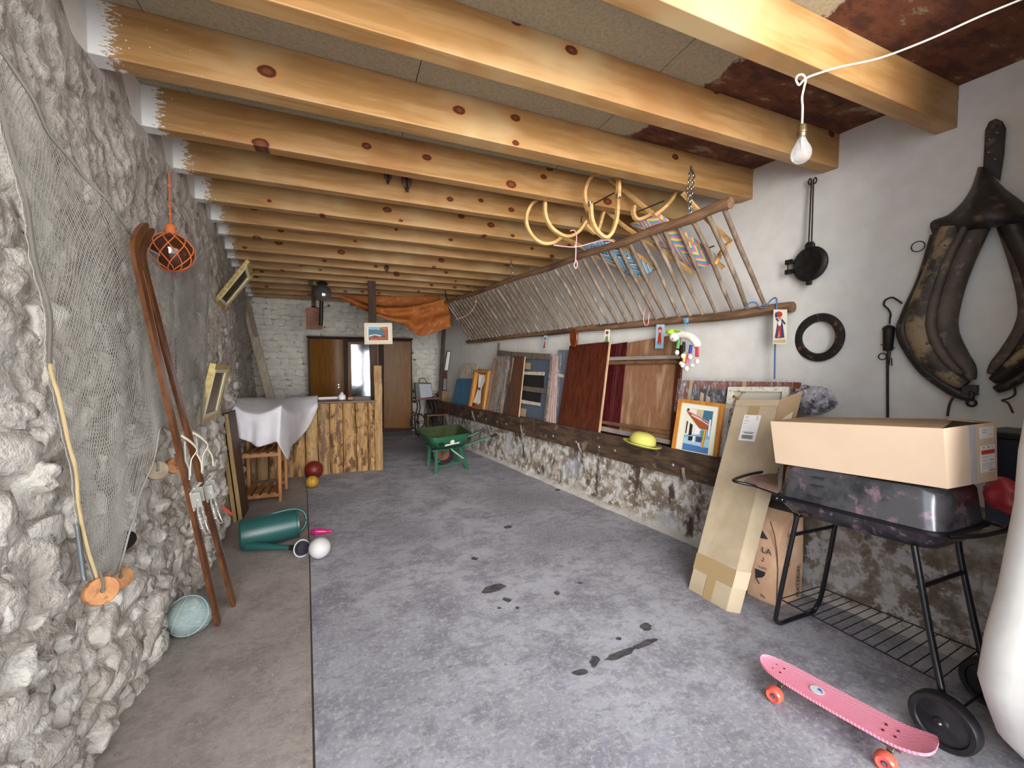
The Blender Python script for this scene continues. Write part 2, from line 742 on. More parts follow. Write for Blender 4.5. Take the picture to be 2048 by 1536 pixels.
# ---- ceiling: chipboard panels on sixteen pine beams
ce = struct('ceiling', (0, 0, 0))
k = 0
for y in (.45, 2.93, 5.41, 7.89):
    for x in (-2.0, -.8, .4, 1.6, 2.8):
        mb = MB().box(x + .0025, x + 1.1975, y + .0025, min(y + 2.4775, 9.9), ZT, ZT + .022)
        add('ceiling_panel', mb, M['chip'], ce, loc=(0, 0, 0), smooth=0)
mb = MB().box(-2.6, 4.4, .30, 9.95, ZT + .026, ZT + .06)  # unseen backing sheet, added so no sky leaks through the panel seams
add('seam_light_block', mb, M['chip'], ce, loc=(0, 0, 0), smooth=0)
BEAMS = [(1.247, 1.335), (1.803, 1.892), (2.379, 2.484), (2.975, 3.064), (3.525, 3.612), (4.07, 4.16), (4.61, 4.70), (5.07, 5.155), (5.66, 5.745), (6.15, 6.24),
         (6.66, 6.745), (7.13, 7.22), (7.63, 7.72), (8.26, 8.345), (8.80, 8.88), (9.30, 9.38)]
for i, (a, b) in enumerate(BEAMS):
    x0 = xl((a + b) / 2, ZB) - .02
    x1 = xr(a) + .05
    w = .004 * math.sin(i * 2.1)
    mb = MB().box(x0, x1, a, b, ZB + w, ZT)
    o = add('beam', mb, M['beam'], ce, loc=(x0 + .02, a, ZB), smooth=0, bevel=.004)

# ---- rubble wall on one side
wl = struct('wall_left')


def relief(y, z, s=1.0):
    p = V((y * 6.0, z * 8.0, 0.0))
    p += V((mnoise.noise(V((y * 3, z * 3, 1.7))), mnoise.noise(V((y * 3, z * 3, 7.7))), 0)) * .8
    d, _ = mnoise.voronoi(p)
    e = min(1.0, (d[1] - d[0]) * 1.6)
    low = max(0.25, min(1.0, 1.25 - z * .42))
    h = (.040 * (e ** .5) * low + .030 * mnoise.fractal(V((y * 8, z * 8 + y * 3, 3)), .85, 2.1, 5) + .045 * mnoise.noise(V((y * 1.3, z * 1.6, 5))))
    return h * s


HOLE = lw(268, 1080, .04)


def wall_x(y, z):
    h = relief(y, z)
    d = math.hypot((y - HOLE.y) / .095, (z - HOLE.z) / .058)
    h -= .25 * max(0.0, 1.1 - d) if d < 1.1 else 0
    if 4.40 < y < 5.15 and z < 1.35:
        h = min(h, .02) - .045
    if z > ZB - .12:                      # plastered smooth between the beams
        h = lerp(h, .02, min(1, (z - ZB + .12) / .12))
    return xl(y, z) + h


Ys = []
y = Y0
while y < YB + .1:
    Ys.append(y)
    y += .013 if 1.3 < y < 3.4 else (.022 if y < 5 else .05)
Zs = [i * .0165 for i in range(int(3.10 / .0165) + 1)]
mb = MB()
mb.grid([[V((wall_x(y, z), y, z)) for z in Zs] for y in Ys])
o = add('rubble_face', mb, M['rubble_base'], wl, loc=(0, 0, 0), smooth=180, recalc=False)


def stone_mesh(name, seed, flat=.55, lumps=1.0, mt=None):
    bm = bmesh.new()
    bmesh.ops.create_icosphere(bm, subdivisions=3, radius=1.0)
    r = random.Random(seed)
    off = V((r.uniform(-50, 50), r.uniform(-50, 50), r.uniform(-50, 50)))
    for vv in bm.verts:
        p = vv.co.copy()
        # blocky: pull towards a rounded box
        q = V([math.copysign(abs(c) ** .66, c) for c in p])
        k = 1 + lumps * (.30 * mnoise.noise(p * 1.2 + off) + .24 * mnoise.noise(p * 2.7 + off) + .13 * mnoise.noise(p * 6.0 + off))
        vv.co = V((q.x * k * flat, q.y * k, q.z * k + q.y * .25 * math.sin(seed)))
    me = D.meshes.new(name)
    bm.to_mesh(me)
    bm.free()
    me.polygons.foreach_set('use_smooth', [True] * len(me.polygons))
    me.materials.append(mt)
    return me


ST = [stone_mesh('stone', 100 + i, .55, 1.0, M['rubble']) for i in range(12)]
cand = []
z = .03
row = 0
rs = random.Random(11)
while z < 2.72:
    hgt = rs.uniform(.07, .16)
    y = 1.30 + rs.uniform(0, .1)
    while y < 9.4:
        wd = rs.choice([rs.uniform(.07, .13), rs.uniform(.10, .27)])
        cand.append((y + wd / 2, z + hgt / 2 + rs.uniform(-.02, .02), wd, hgt))
        y += wd * .93
    z += hgt * .90
cand.sort(key=lambda c: (V((xl(c[0]), c[0], c[1])) - CAM).length)


def low_f(z):
    return lin([0, .9, 1.6, 2.8], [1.0, .85, .5, .32], z)


n_st = 0
rest = MB()
ico = [(V(v.co)) for v in ST[0].vertices]
icf = [list(p.vertices) for p in ST[0].polygons]
for (y, z, wd, hg) in cand:
    if math.hypot((y - HOLE.y) / .17, (z - HOLE.z) / .12) < 1.0:
        continue
    if z > 2.3 or (4.40 < y < 5.15 and z < 1.35) or rs.random() < max(0, (z - 1.3) * .45):
        continue
    dep = rs.uniform(.045, .095) * low_f(z)
    x = wall_x(y, z) - .042 * low_f(z) - .010
    sc = V((dep / .55, wd * .54, hg * .56))
    rot = (rs.uniform(-.45, .45), rs.uniform(-.2, .2), rs.uniform(-.2, .2))
    if n_st < 300:
        o = D.objects.new('stone', ST[rs.randrange(12)])
        COL.objects.link(o)
        o.parent = wl
        o.location = (x, y, z)
        o.scale = sc
        o.rotation_euler = rot
        n_st += 1
    elif y < 6.5:
        me = ST[rs.randrange(12)]
        mx = Matrix.LocRotScale(V((x, y, z)), None, sc) @ Matrix.Rotation(rot[0], 4, 'X')
        rest.add([mx @ v.co for v in me.vertices], icf)
o = add('far_stone', rest, M['rubble'], wl, loc=(0, 0, 0), smooth=180, recalc=False)
o['kind'] = 'stuff'
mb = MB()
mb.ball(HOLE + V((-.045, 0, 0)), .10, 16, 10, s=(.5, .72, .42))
add('hole_shade_ball', mb, plain('hole_shade', '#15100C', 1.0), wl, smooth=180)  # near-black ball set in the cavity to paint its shade
mb = MB()
for (a, b) in zip([(Y0, Y0 + .1)] + BEAMS, BEAMS + [(YB, YB)]):
    mb.box(xl(b[0], ZB) - .2, xl(b[0], ZB) + .026, a[1], b[0], ZB - .01, ZT)
    o = add('plaster_infill', mb, M['plaster'], wl, loc=(0, 0, 0), smooth=0, bevel=.006)
    mb = MB()
# plaster returns closing the wall towards the door
mb = MB().box(-2.2, xl(Y0) - .02, Y0 - .35, Y0 + .02, 0, 3.1)
add('door_reveal', mb, M['plaster'], wl, loc=(0, 0, 0), smooth=0)

# ---- plastered wall on the other side
wr = struct('wall_right')
mb = MB()
Yr = [Y0 - .3 + i * .06 for i in range(int((YB + .5 - Y0) / .06) + 1)]
mb.grid([[V((xr(y) + .010 * mnoise.noise(V((y * 2.2, zz * 2.2, 9))) + .003 * mnoise.noise(V((y * 9, zz * 9, 2))), y, zz)) for zz in [i * .08 for i in range(40)]] for y in Yr])
add('plaster_face', mb, M['plaster'], wr, loc=(0, 0, 0), smooth=180, recalc=False)

# ---- back wall
wb = struct('wall_back')
mb = MB()
mb.grid([[V((x, YB + .03 * mnoise.fractal(V((x * 3, zz * 5, 4)), .9, 2.1, 4), zz)) for zz in [i * .035 for i in range(90)]] for x in [-2.2 + j * .04 for j in range(125)]])
add('rubble_face', mb, M['back_base'], wb, loc=(0, 0, 0), smooth=180, recalc=False)
SB = [stone_mesh('stone', 300 + i, 1.0, .9, M['back_stone']) for i in range(10)]
rs = random.Random(5)
z = .9
nb = 0
while z < 2.9:
    hg = rs.uniform(.08, .15)
    x = -1.68
    while x < 2.1:
        wd = rs.uniform(.14, .36)
        if nb < 290 and not (-.6 < x < 1.4 and z < 1.85):
            o = D.objects.new('stone', SB[rs.randrange(10)])
            COL.objects.link(o)
            o.parent = wb
            o.location = (x + wd / 2, YB - .002, z + hg / 2)
            o.scale = (wd * .50, .036, hg * .52)
            o.rotation_euler = (0, rs.uniform(-.2, .2), 0)
            nb += 1
        x += wd * .96
    z += hg * .93

# ---- jamb of the doorway: a plastered pier that swells at its foot
wf = struct('wall_front')
mb = MB()
prof = [(0.0, on_z(2022, 1536).x + .055)] + [(on_y(a, b, .60).z, on_y(a, b, .60).x + .038) for a, b in [(2008, 1500), (1985, 1440), (1970, 1390), (1985, 1300), (2013, 1200), (2048, 1020)]] + [(1.2, on_y(2048, 768, .60).x + .10), (1.6, on_y(2048, 768, .60).x + .22), (2.3, on_y(2048, 768, .60).x + .3), (3.1, on_y(2048, 768, .60).x + .35)]
prof.sort()
rows = []
for (zz, x) in prof:
    r = .10
    pts = []
    for (cx, cy, a0) in ((x + r, .66 - r, 90), (x + r, .05 + r, 180)):
        for k in range(6):
            an = math.radians(a0 + 18 * k)
            pts.append(V((cx + r * math.cos(an), cy + r * math.sin(an), zz)))
    rows.append([V((3.9, .66, zz))] + pts + [V((3.9, .05, zz))])
mb.grid(rows, closed=True)
add('plaster_pier', mb, M['plaster'], wf, loc=(0, 0, 0), smooth=60)
mb = MB().box(-3.5, 4.2, Y0 - .35, Y0 + .0, ZT + .03, 3.6)
add('lintel', mb, M['plaster'], wf, loc=(0, 0, 0), smooth=0)

# ================================================================== manger along the plastered wall
M['plank'] = mat('old_manger_oak', lambda n: (lambda v: (n.bump(n.noise(v, 22, 6, .7, .5), .6, .01),
                 n.mix(n.step(n.noise(n.coord(), 7, 6, .7), .56, .68), n.mix(n.step(n.noise(v, 18, 6, .65, .4), .35, .65), C('#33241B'), C('#57422F')), C('#7A6A58')))[1])(n.coord(scale=(1, .2, 1))), rough=.75)
mg = thing('manger', 'long stone manger with a dark worn oak plank along its front', 'manger', (xt(5), 5, 0))
mb = MB()


def man_prof(y):
    if y > 2.35:
        return [(0.0, 0), (.012, .06), (.02, .30), (.03, .56), (.06, .585), (.10, .585), (.11, .50), (.345, .50)]
    t = min(1, (2.35 - y) / .15)
    return [(-.0, 0), (.015, .06), (.03, .30), (.05, lerp(.56, .50, t)), (.08, lerp(.585, .56, t)), (.13, lerp(.585, .62, t)), (.17, lerp(.50, .655, t)), (.345, lerp(.50, .72, t))]


rows = []
y = Y0 + .1
while y < YB:
    pr = man_prof(y)
    r = []
    for i in range(len(pr) - 1):
        n = [2, 7, 7, 2, 2, 2, 4][i]
        for k in range(n):
            t = k / n
            u, zz = lerp(pr[i][0], pr[i + 1][0], t), lerp(pr[i][1], pr[i + 1][1], t)
            b = .022 * mnoise.fractal(V((y * 3.2, zz * 5, u * 5)), .9, 2.1, 5)
            foot = -.05 * max(0, 1 - zz / .10)
            r.append(V((xt(y) + u - b + foot * (1 if zz < .1 else 0) * .6, y, max(0, zz) + (b * .5 if zz > .2 else 0))))
    r.append(V((xt(y) + pr[-1][0] + .01, y, pr[-1][1])))
    rows.append(r)
    y += .03
mb.grid(rows)
add('rendered_front', mb, M['manger'], mg, smooth=180, recalc=False)
for (ya, yb_) in ((2.24, 5.15), (5.17, 9.3)):
    mb = MB()
    n = int((yb_ - ya) / .08)
    rows = []
    for i in range(n + 1):
        y = lerp(ya, yb_, i / n)
        top = .785 + .012 * mnoise.noise(V((y * 1.7, 0, 3))) + .006 * mnoise.noise(V((y * 9, 0, 3))) - (.012 if y > 5.16 else 0)
        bot = .545 + .012 * mnoise.noise(V((y * 1.3, 4, 3)))
        ou = -.035 - .006 * mnoise.noise(V((y * 4, 4, 7)))
        c = [(ou, bot), (ou - .004, (bot + top) / 2), (ou, top - .012), (ou + .012, top), (ou + .06, top - .004), (ou + .066, top - .02), (ou + .066, bot)]
        rows.append([V((xt(y) + a, y, b)) for a, b in c])
    mb.grid(rows, closed=True)
    mb.add([p for p in rows[0]], [tuple(range(7))])
    mb.add([p for p in rows[-1]], [tuple(range(6, -1, -1))])
    add('plank', mb, M['plank'], mg, smooth=35)
M['peg'] = wood('grey_peg', '#8C7D70', '#6A5C50', 'Z', rough=.8)
for (px, py, qx, qy) in [(1365, 935, 1372, 967), (1156, 886, 1163, 905), (1041, 850, 1046, 872), (944, 822, 950, 842)]:
    mb = MB()
    a, b = tf(px, py, .055), tf(qx, qy, .05)
    mb.tube([a, lerp(a, b, .5) + V((-.008, 0, 0)), b], [.016, .014, .008], 6, ry=.011)
    add('peg', mb, M['peg'], mg, smooth=50)
for (px, py) in [(1346, 930), (1230, 901), (1198, 894), (1106, 872), (1048, 868), (1013, 848), (995, 843), (972, 838), (956, 832), (1152, 884)]:
    mb = MB().ball(tf(px, py, .04), .016, 8, 6, s=(.3, 1.0, .8))
    add('nail_head', mb, plain('zinc_patch', '#A9A6A4', .6) if px == 1346 else D.materials['zinc_patch'], mg, smooth=180)

# ================================================================== hay rack
M['pole'] = wood('peeled_pole', '#6E513B', '#8C6A4D', 'Y', rough=.7, c3='#4E3A2C')
M['rung'] = wood('grey_rung', '#8A7663', '#6A5848', 'Z', rough=.7, c3='#A08E7C')
M['steel'] = plain('galvanised_steel', '#A8A8A4', .38, 1.0)
M['iron'] = mottled('dark_iron', '#2A2622', '#3A332C', 30, .55, .6, .2)
M['black'] = plain('black_paint', '#16161A', .35)
hr = thing('hay_rack', 'long sloping wooden hay rack of round rungs hung on chains above the manger', 'hay rack', rw(1200, 655, .10))
RTOP = [rw(1462, 406, .60), rw(1320, 458, .60), rw(1170, 510, .60), rw(1000, 568, .60), rw(880, 609, .60)]
RBOT = [rw(1586, 614, .075), rw(1400, 637, .075), rw(1200, 655, .075), rw(1060, 670, .075), rw(936, 684, .075)]
mb = MB()
P = spl(RTOP, 8)
mb.tube([p + V((0, 0, .008 * math.sin(i * .9))) for i, p in enumerate(P)], [.040 - .010 * i / len(P) + .002 * math.sin(i * 1.7) for i in range(len(P))], 10)
add('top_rail', mb, M['pole'], hr, smooth=60)
mb = MB()
P = spl(RBOT, 8)
mb.tube([p + V((0, 0, .004 * math.sin(i * .8))) for i, p in enumerate(P)], [.040 - .008 * i / len(P) for i in range(len(P))], 10, ry=.05, up=-NR)
add('bottom_rail', mb, M['pole'], hr, smooth=60)
NRUNG = 43
ta, tb = RTOP[0], RTOP[-1]
ba, bb = RBOT[0], RBOT[-1]


def along(P, y):
    for i in range(len(P) - 1):
        if P[i + 1].y >= y:
            return lerp(P[i], P[i + 1], (y - P[i].y) / (P[i + 1].y - P[i].y))
    return P[-1]


rs = random.Random(3)
for i in range(NRUNG):
    y = 2.20 + i * (7.52 - 2.20) / (NRUNG - 1)
    a, b = along(RTOP, y - .03), along(RBOT, y + .01 + rs.uniform(-.02, .02))
    dv = (b - a)
    side = DR * rs.uniform(-.02, .02)
    mid = V((0, 0, rs.uniform(-.012, .012)))
    mb = MB()
    r0 = rs.uniform(.0145, .019)
    mb.tube([a + dv * -.02, a + dv * .35 + side + mid, a + dv * .7 + side * .6 - mid, b + dv * .01], [r0, r0 * 1.05, r0 * .95, r0 * .8], 7)
    add('rung', mb, M['rung'], hr, smooth=60)


def chain(name, label, pts, lk=.032, r=.0028, m=None, group=None):
    """Interlocking oval links along a path."""
    P = [V(p) for p in pts]
    root = thing(name, label, 'chain', P[-1], group)
    L = [0]
    for i in range(1, len(P)):
        L.append(L[-1] + (P[i] - P[i - 1]).length)
    n = max(2, int(L[-1] / (lk * .72)))
    mb = MB()
    for i in range(n):
        s = L[-1] * (i + .5) / n
        j = max(q for q in range(len(P) - 1) if L[q] <= s)
        t = (P[j + 1] - P[j]).normalized()
        c = lerp(P[j], P[j + 1], (s - L[j]) / (L[j + 1] - L[j]))
        h = V((1, 0, 0)) if abs(t.x) < .8 else V((0, 1, 0))
        a = t.cross(h).normalized()
        if i % 2:
            a = t.cross(a)
        pp = [c + t * (lk / 2) * math.cos(q) + a * (lk * .30) * math.sin(q) for q in [2 * math.pi * w / 8 for w in range(8)]]
        mb.tube(pp, r, 5, closed=True)
    o = add('chain_links', mb, m or M['steel'], root, smooth=60)
    o['kind'] = 'stuff'
    return root


def hook(parent, p, r=.014, m=None, name='hook'):
    mb = MB()
    mb.tube([p + V((0, 0, .03)), p + V((0, 0, .004))] + [p + V((r * math.sin(a), 0, -r + r * math.cos(a))) for a in [k * .5 for k in range(1, 10)]], .0028, 6)
    return add(name, mb, m or M['steel'], parent, smooth=60)


cp = on_y(1381, 340, 2.372)
pr = RTOP[1] + V((0, .05, .03))
r1 = along(RTOP, 2.42)
c1 = chain('chain', 'bright steel chain hanging from the knotty beam to the near end of the hay rack', [cp, on_y(1376, 385, 2.37), r1 + V((-.01, 0, .05)), r1 + V((0, 0, -.05))])
hook(c1, cp)
c2 = chain('chain', 'second strand of steel chain with a loose end beside the colourful sled', [cp + V((.012, 0, 0)), on_y(1388, 350, 2.37), on_y(1384, 382, 2.37), on_y(1379, 425, 2.37)])
hook(c2, cp + V((.012, 0, 0)))
p2 = along(RTOP, 5.05)
q2 = on_y(1021, 519, 5.07)
c3 = chain('chain', 'thin steel chain holding the middle of the hay rack to a beam', [q2, lerp(q2, p2, .5), p2 + V((-.03, 0, -.04))], .05, .004)
hook(c3, q2)
p3 = along(RTOP, 7.4)
q3 = on_y(890, 585, 7.2)
c4 = chain('chain', 'rusty chain at the dark far end of the hay rack beside the orange cloth', [q3, lerp(q3, p3, .5), p3], .05, .004, M['iron'])
hook(c4, q3, m=M['iron'])

# ------------------------------------------------------------------ sleds lying on the rack
_ra, _rb = RTOP[1], RBOT[1]
NRACK = DR.cross(_rb - _ra).normalized()
if NRACK.z < 0:
    NRACK = -NRACK


def rk(x, y, d=.0):
    return on_pl(x, y, _ra + NRACK * d, NRACK)


M['ash'] = wood('bent_ash', '#D9B077', '#C2935A', 'X', rough=.4, bump=.05)


def web_fn(cols, s, vec_rot):
    def fn(n):
        v = n.coord(rot=vec_rot)
        w = n.sep(v)
        a = n.math('FRACT', n.math('MULTIPLY', n.math('ADD', w[0], n.math('MULTIPLY', n.math('ABSOLUTE', n.math('SUBTRACT', n.math('FRACT', n.math('MULTIPLY', w[1], s[1])), .5)), s[2])), s[0]))
        c = C(cols[0])
        k = len(cols)
        for i in range(1, k):
            c = n.mix(n.math('GREATER_THAN', a, i / k), c, C(cols[i]))
        n.bump(n.wave(v, 60, 0, 0), .4, .004)
        return c
    return fn


M['web_bright'] = mat('bright_woven_tape', web_fn(['#E9D36A', '#4FA3C4', '#DD7AA6', '#E9D36A', '#4FA3C4', '#DD7AA6'], (9, 7, .22), (0, 0, .6)), rough=.8)
M['web_blue'] = mat('blue_woven_tape', web_fn(['#8FB6CF', '#3F5D78', '#C9DCE6', '#6F9DBC'], (16, 8, .20), (0, 0, .6)), rough=.8)


def sled(label, rails, loops, rods, seat, clips, webm, d0):
    root = thing('sled', label, 'sled', rk(*seat[0], d0), 'bentwood sleds on the hay rack')
    for r in rails:
        mb = MB()
        mb.tube(spl([rk(x, y, d0) for (x, y) in r], 4), .013, up=NRACK, square=True, ry=.011)
        add('seat_rail', mb, M['ash'], root, smooth=30)
    for pts, dd, Y in loops:
        mb = MB()
        mb.tube(spl([on_y(x, y, Y + dd * i) for i, (x, y) in enumerate(pts)], 6), .012, up=(0, 1, 0), square=True, ry=.016)
        add('runner', mb, M['ash'], root, smooth=30)
    for (a, b, Y) in rods:
        mb = MB().tube([on_y(*a, Y), on_y(*b, Y)], .0055, 6)
        add('iron_rod', mb, M['black'], root, smooth=60)
    for (a, b, Y) in clips:
        mb = MB().tube([on_y(*a, Y), on_y(*b, Y)], .017, 8)
        add('steel_tip', mb, M['steel'], root, smooth=60)
    # woven seat: a sheet wrapped over the two rails with rolled edges
    a, b, c, e = [rk(x, y, d0 + .004) for (x, y) in seat]
    rows = []
    n = 16
    for i in range(n + 1):
        t = i / n
        p, q = lerp(a, b, t), lerp(e, c, t)
        w = (q - p)
        up = NRACK
        row = []
        for k in range(17):
            an = 2 * math.pi * k / 16
            # flattened loop round both rails
            f = .5 - .56 * math.cos(an)
            row.append(p + w * f + up * (.016 * math.sin(an) - .018 * math.sin(math.pi * min(1, max(0, f))) * .6 + .002 * math.sin(t * 60)))
        rows.append(row)
    mb = MB()
    mb.grid(rows)
    add('woven_seat', mb, webm, root, smooth=60)
    return root


# nearer sled: pink, yellow and blue webbing
sled('bentwood sled with pink yellow and blue woven seat lying on the hay rack',
     [[(1170, 383), (1212, 420), (1255, 457), (1330, 505), (1388, 548)], [(1216, 357), (1262, 392), (1312, 432), (1380, 480), (1447, 536)], [(1365, 386), (1415, 440), (1462, 484)]],
     [([(1181, 408), (1184, 440), (1195, 463), (1212, 475), (1225, 462), (1234, 430), (1234, 385)], .0, 2.72),
      ([(1237, 352), (1237, 372), (1237, 394)], 0, 2.60),
      ([(1177, 424), (1170, 400), (1170, 378), (1180, 357), (1200, 345), (1226, 350)], .0, 2.80),
      ([(1352, 382), (1342, 400), (1326, 417), (1308, 431)], .0, 2.62),
      ([(1268, 412), (1267, 428), (1276, 439), (1300, 430)], 0, 2.75),
      ([(1460, 484), (1446, 500), (1436, 515), (1428, 528)], 0, 2.40)],
     [((1184, 410), (1228, 386), 2.71), ((1274, 424), (1328, 402), 2.66), ((1406, 500), (1428, 492), 2.5)],
     [(1262, 447), (1392, 540), (1440, 518), (1316, 428)],
     [((1236, 388), (1236, 397), 2.60), ((1180, 403), (1181, 413), 2.72), ((1176, 416), (1178, 427), 2.80)], M['web_bright'], .045)
# further sled: pale and dark blue webbing
sled('bentwood sled with pale and dark blue woven seat lying further along the hay rack',
     [[(1148, 444), (1185, 462), (1225, 482), (1290, 520), (1312, 540)], [(1118, 472), (1150, 486), (1200, 515), (1262, 545), (1296, 562)]],
     [([(1090, 402), (1090, 425), (1096, 445), (1110, 462), (1133, 473), (1155, 465), (1172, 442)], .0, 3.1),
      ([(1075, 400), (1062, 410), (1053, 430), (1054, 452), (1066, 474), (1085, 487), (1105, 486), (1124, 474)], .0, 3.25),
      ([(1172, 450), (1192, 466), (1205, 430), (1208, 420)], 0, 3.1)],
     [((1164, 433), (1162, 446), 3.1), ((1223, 466), (1222, 478), 3.0)],
     [(1160, 494), (1272, 556), (1316, 536), (1212, 474)],
     [], M['web_blue'], .045)

M['pink_rope'] = plain('pink_cord', '#E3A3A6', .8)
mb = MB()
mb.tube(spl([on_y(1140, 462, 2.98), on_y(1149, 461, 2.97), on_y(1153, 472, 2.96), on_y(1152, 490, 2.95), on_y(1151, 520, 2.95), on_y(1148, 530, 2.95), on_y(1152, 537, 2.95), on_y(1155, 528, 2.95), on_y(1152, 520, 2.95)], 6), .0045, 6)
mb.tube(spl([on_y(1107, 490, 2.95), on_y(1150, 494, 2.945), on_y(1190, 484, 2.90), on_y(1216, 480, 2.86), on_y(1228, 484, 2.86)], 6), .0045, 6)
mb.ball(on_y(1151, 493, 2.945), .013, 10, 8)
prop(add('pull_cord', mb, M['pink_rope'], smooth=60), 'thin pink pull cord knotted round a curved runner of the blue sled', 'cord')
mb = MB()
mb.tube(spl([rw(1305, 545, .30), rw(1300, 570, .22), rw(1292, 605, .15), rw(1287, 635, .13), rw(1290, 650, .13), rw(1296, 648, .13), rw(1298, 630, .13), rw(1302, 600, .18), rw(1306, 575, .24)], 6), .0045, 6)
prop(add('cord_loop', mb, M['pink_rope'], smooth=60), 'pink cord loop hanging down through the rungs to the lower rail', 'cord')
mb = MB()
mb.tube(spl([along(RTOP, 6.35) + V((0, 0, .05)), on_y(953, 600, 6.3), on_y(948, 615, 6.3), on_y(935, 630, 6.35), on_y(912, 639, 6.5)], 6), .006, 6)
mb.ball(on_y(951, 603, 6.3), .02, 8, 6)
prop(add('twine', mb, plain('straw_twine', '#B59C78', .9), smooth=60), 'pale straw twine knotted round the far part of the rack', 'twine')

# ------------------------------------------------------------------ bare bulb
lp = thing('pendant_bulb', 'bare clear light bulb hanging on a white flex looped over a beam nail', 'lamp', on_y(1604, 315, 1.78))
M['flex'] = plain('white_flex', '#E6E0CE', .55)
mb = MB()
pts = [on_z(2075, -14, 2.96), on_z(1960, 33, 2.94), on_z(1860, 78, 2.91), on_z(1760, 116, 2.88), on_z(1680, 134, 2.86), on_y(1622, 152, 1.185)]
yk = 1.19
loop = [on_y(1606, 162, yk), on_y(1598, 170, yk), on_y(1592, 160, yk), on_y(1596, 151, yk), on_y(1606, 150, yk), on_y(1611, 160, yk), on_y(1608, 175, yk), on_y(1604, 195, yk), on_y(1605, 215, yk), on_y(1604, 250, yk)]
mb.tube(spl(pts + loop, 6), .0042, 8)
add('flex', mb, M['flex'], lp, smooth=60)
mb = MB().tube([on_y(1600, 145, 1.245), on_y(1590, 157, 1.20), on_y(1586, 154, 1.195)], .002, 5)
add('nail', mb, M['steel'], lp, smooth=60)
bc = on_y(1604, 250, yk)
KB = 1.3
kb = lambda pr: [(a * KB, b * KB) for a, b in pr]
mb = MB().lathe(bc, (0, 0, -1), kb([(.004, -.004), (.010, 0), (.0135, .006), (.0135, .018), (.0145, .020), (.0145, .026), (.0125, .028), (.0125, .040), (.011, .041)]), 20)
add('socket', mb, plain('aged_brass', '#8A7A5C', .35, .9), lp, smooth=40)
M['bulb'] = mat('bulb_glass', col=(.95, .95, .95, 1), rough=.12, **{'Transmission Weight': .75, 'IOR': 1.2, 'Alpha': .55})
mb = MB().lathe(bc, (0, 0, -1), kb([(.011, .040), (.013, .048), (.019, .062), (.026, .075), (.0295, .088), (.029, .100), (.024, .112), (.014, .120), (.0001, .123)]), 28)
add('glass_envelope', mb, M['bulb'], lp, smooth=180)
mb = MB().lathe(bc, (0, 0, -1), kb([(.005, .04), (.006, .055), (.003, .075), (.0005, .078)]), 12)
mb.tube([bc + V((0, 0, -.075)), bc + V((-.012, 0, -.092)), bc + V((0, .004, -.095)), bc + V((.012, 0, -.092)), bc + V((0, 0, -.076))], .0008, 5)
add('filament_stem', mb, M['steel'], lp, smooth=60)

# ------------------------------------------------------------------ ironware on the plaster wall
wi = thing('waffle_iron', 'round black cast iron waffle iron hanging by two long thin handles', 'waffle iron', rw(1618, 570, .05))
M['cast'] = mottled('black_cast_iron', '#1C1B1A', '#2C2A28', 25, .5, .5, .25, 70)
wc = rw(1619, 528, .065)
WAX = V((-1, .07, 0)).normalized()
mb = MB().lathe(wc, WAX, [(.02, -.032), (.108, -.030), (.118, -.018), (.122, -.004), (.122, .004), (.116, .012), (.098, .018), (.092, .014), (.0001, .012)], 40)
add('plates', mb, M['cast'], wi, smooth=35)
mb = MB()
for dz in (.042, -.030):
    c = wc - DR * -.0 + DR * (.135) + V((0, 0, dz))
    mb.obox(c, DR * .022, NR * .014, (0, 0, .016))
    mb.ball(c + DR * .012, .015, 10, 6)
mb.tube([wc + DR * .143 + V((0, 0, -.03)), wc + DR * .143 + V((0, 0, .042))], .004, 6)
add('hinge', mb, M['cast'], wi, smooth=40)
mb = MB().obox(wc + V((0, 0, -.130)), DR * .017, NR * .012, (0, 0, .018))
add('latch_tab', mb, M['cast'], wi, bevel=.004)
mb = MB().obox(wc + V((0, 0, .128)), DR * .026, NR * .018, (0, 0, .016))
mb.obox(wc + V((0, 0, .142)), DR * .020, NR * .014, (0, 0, .012))
add('handle_clamp', mb, M['cast'], wi, bevel=.004)
for sg, dz in ((-1, 0), (1, .008)):
    mb = MB()
    top = rw(1625 + sg * 2, 362, .04)
    bot = wc + V((0, 0, .14)) + DR * (-.009 * sg)
    cr = [top + DR * (-.016 * sg) * (1 - math.cos(a)) * .6 + V((0, 0, .020 * math.sin(a))) for a in [k * .6 for k in range(0, 10)]]
    mb.tube([bot, lerp(bot, top, .5)] + cr, .0048, 7)
    add('handle', mb, M['iron'], wi, smooth=60)

mb = MB()
rc = rw(1636, 675, .03)
mb.lathe(rc, WAX, [(.112, -.012), (.118, .006), (.140, .014), (.166, .006), (.172, -.010), (.166, -.022), (.12, -.022)], 48, True)
M['rust_ring'] = mottled('rusted_black_ring', '#1D1B1A', '#2C2826', 9, .6, .3, .3, c3='#7A4F2C')
prop(add('iron_ring', mb, M['rust_ring'], smooth=40), 'flat rusty black cast iron ring hung on the white wall below the waffle iron', 'ring')

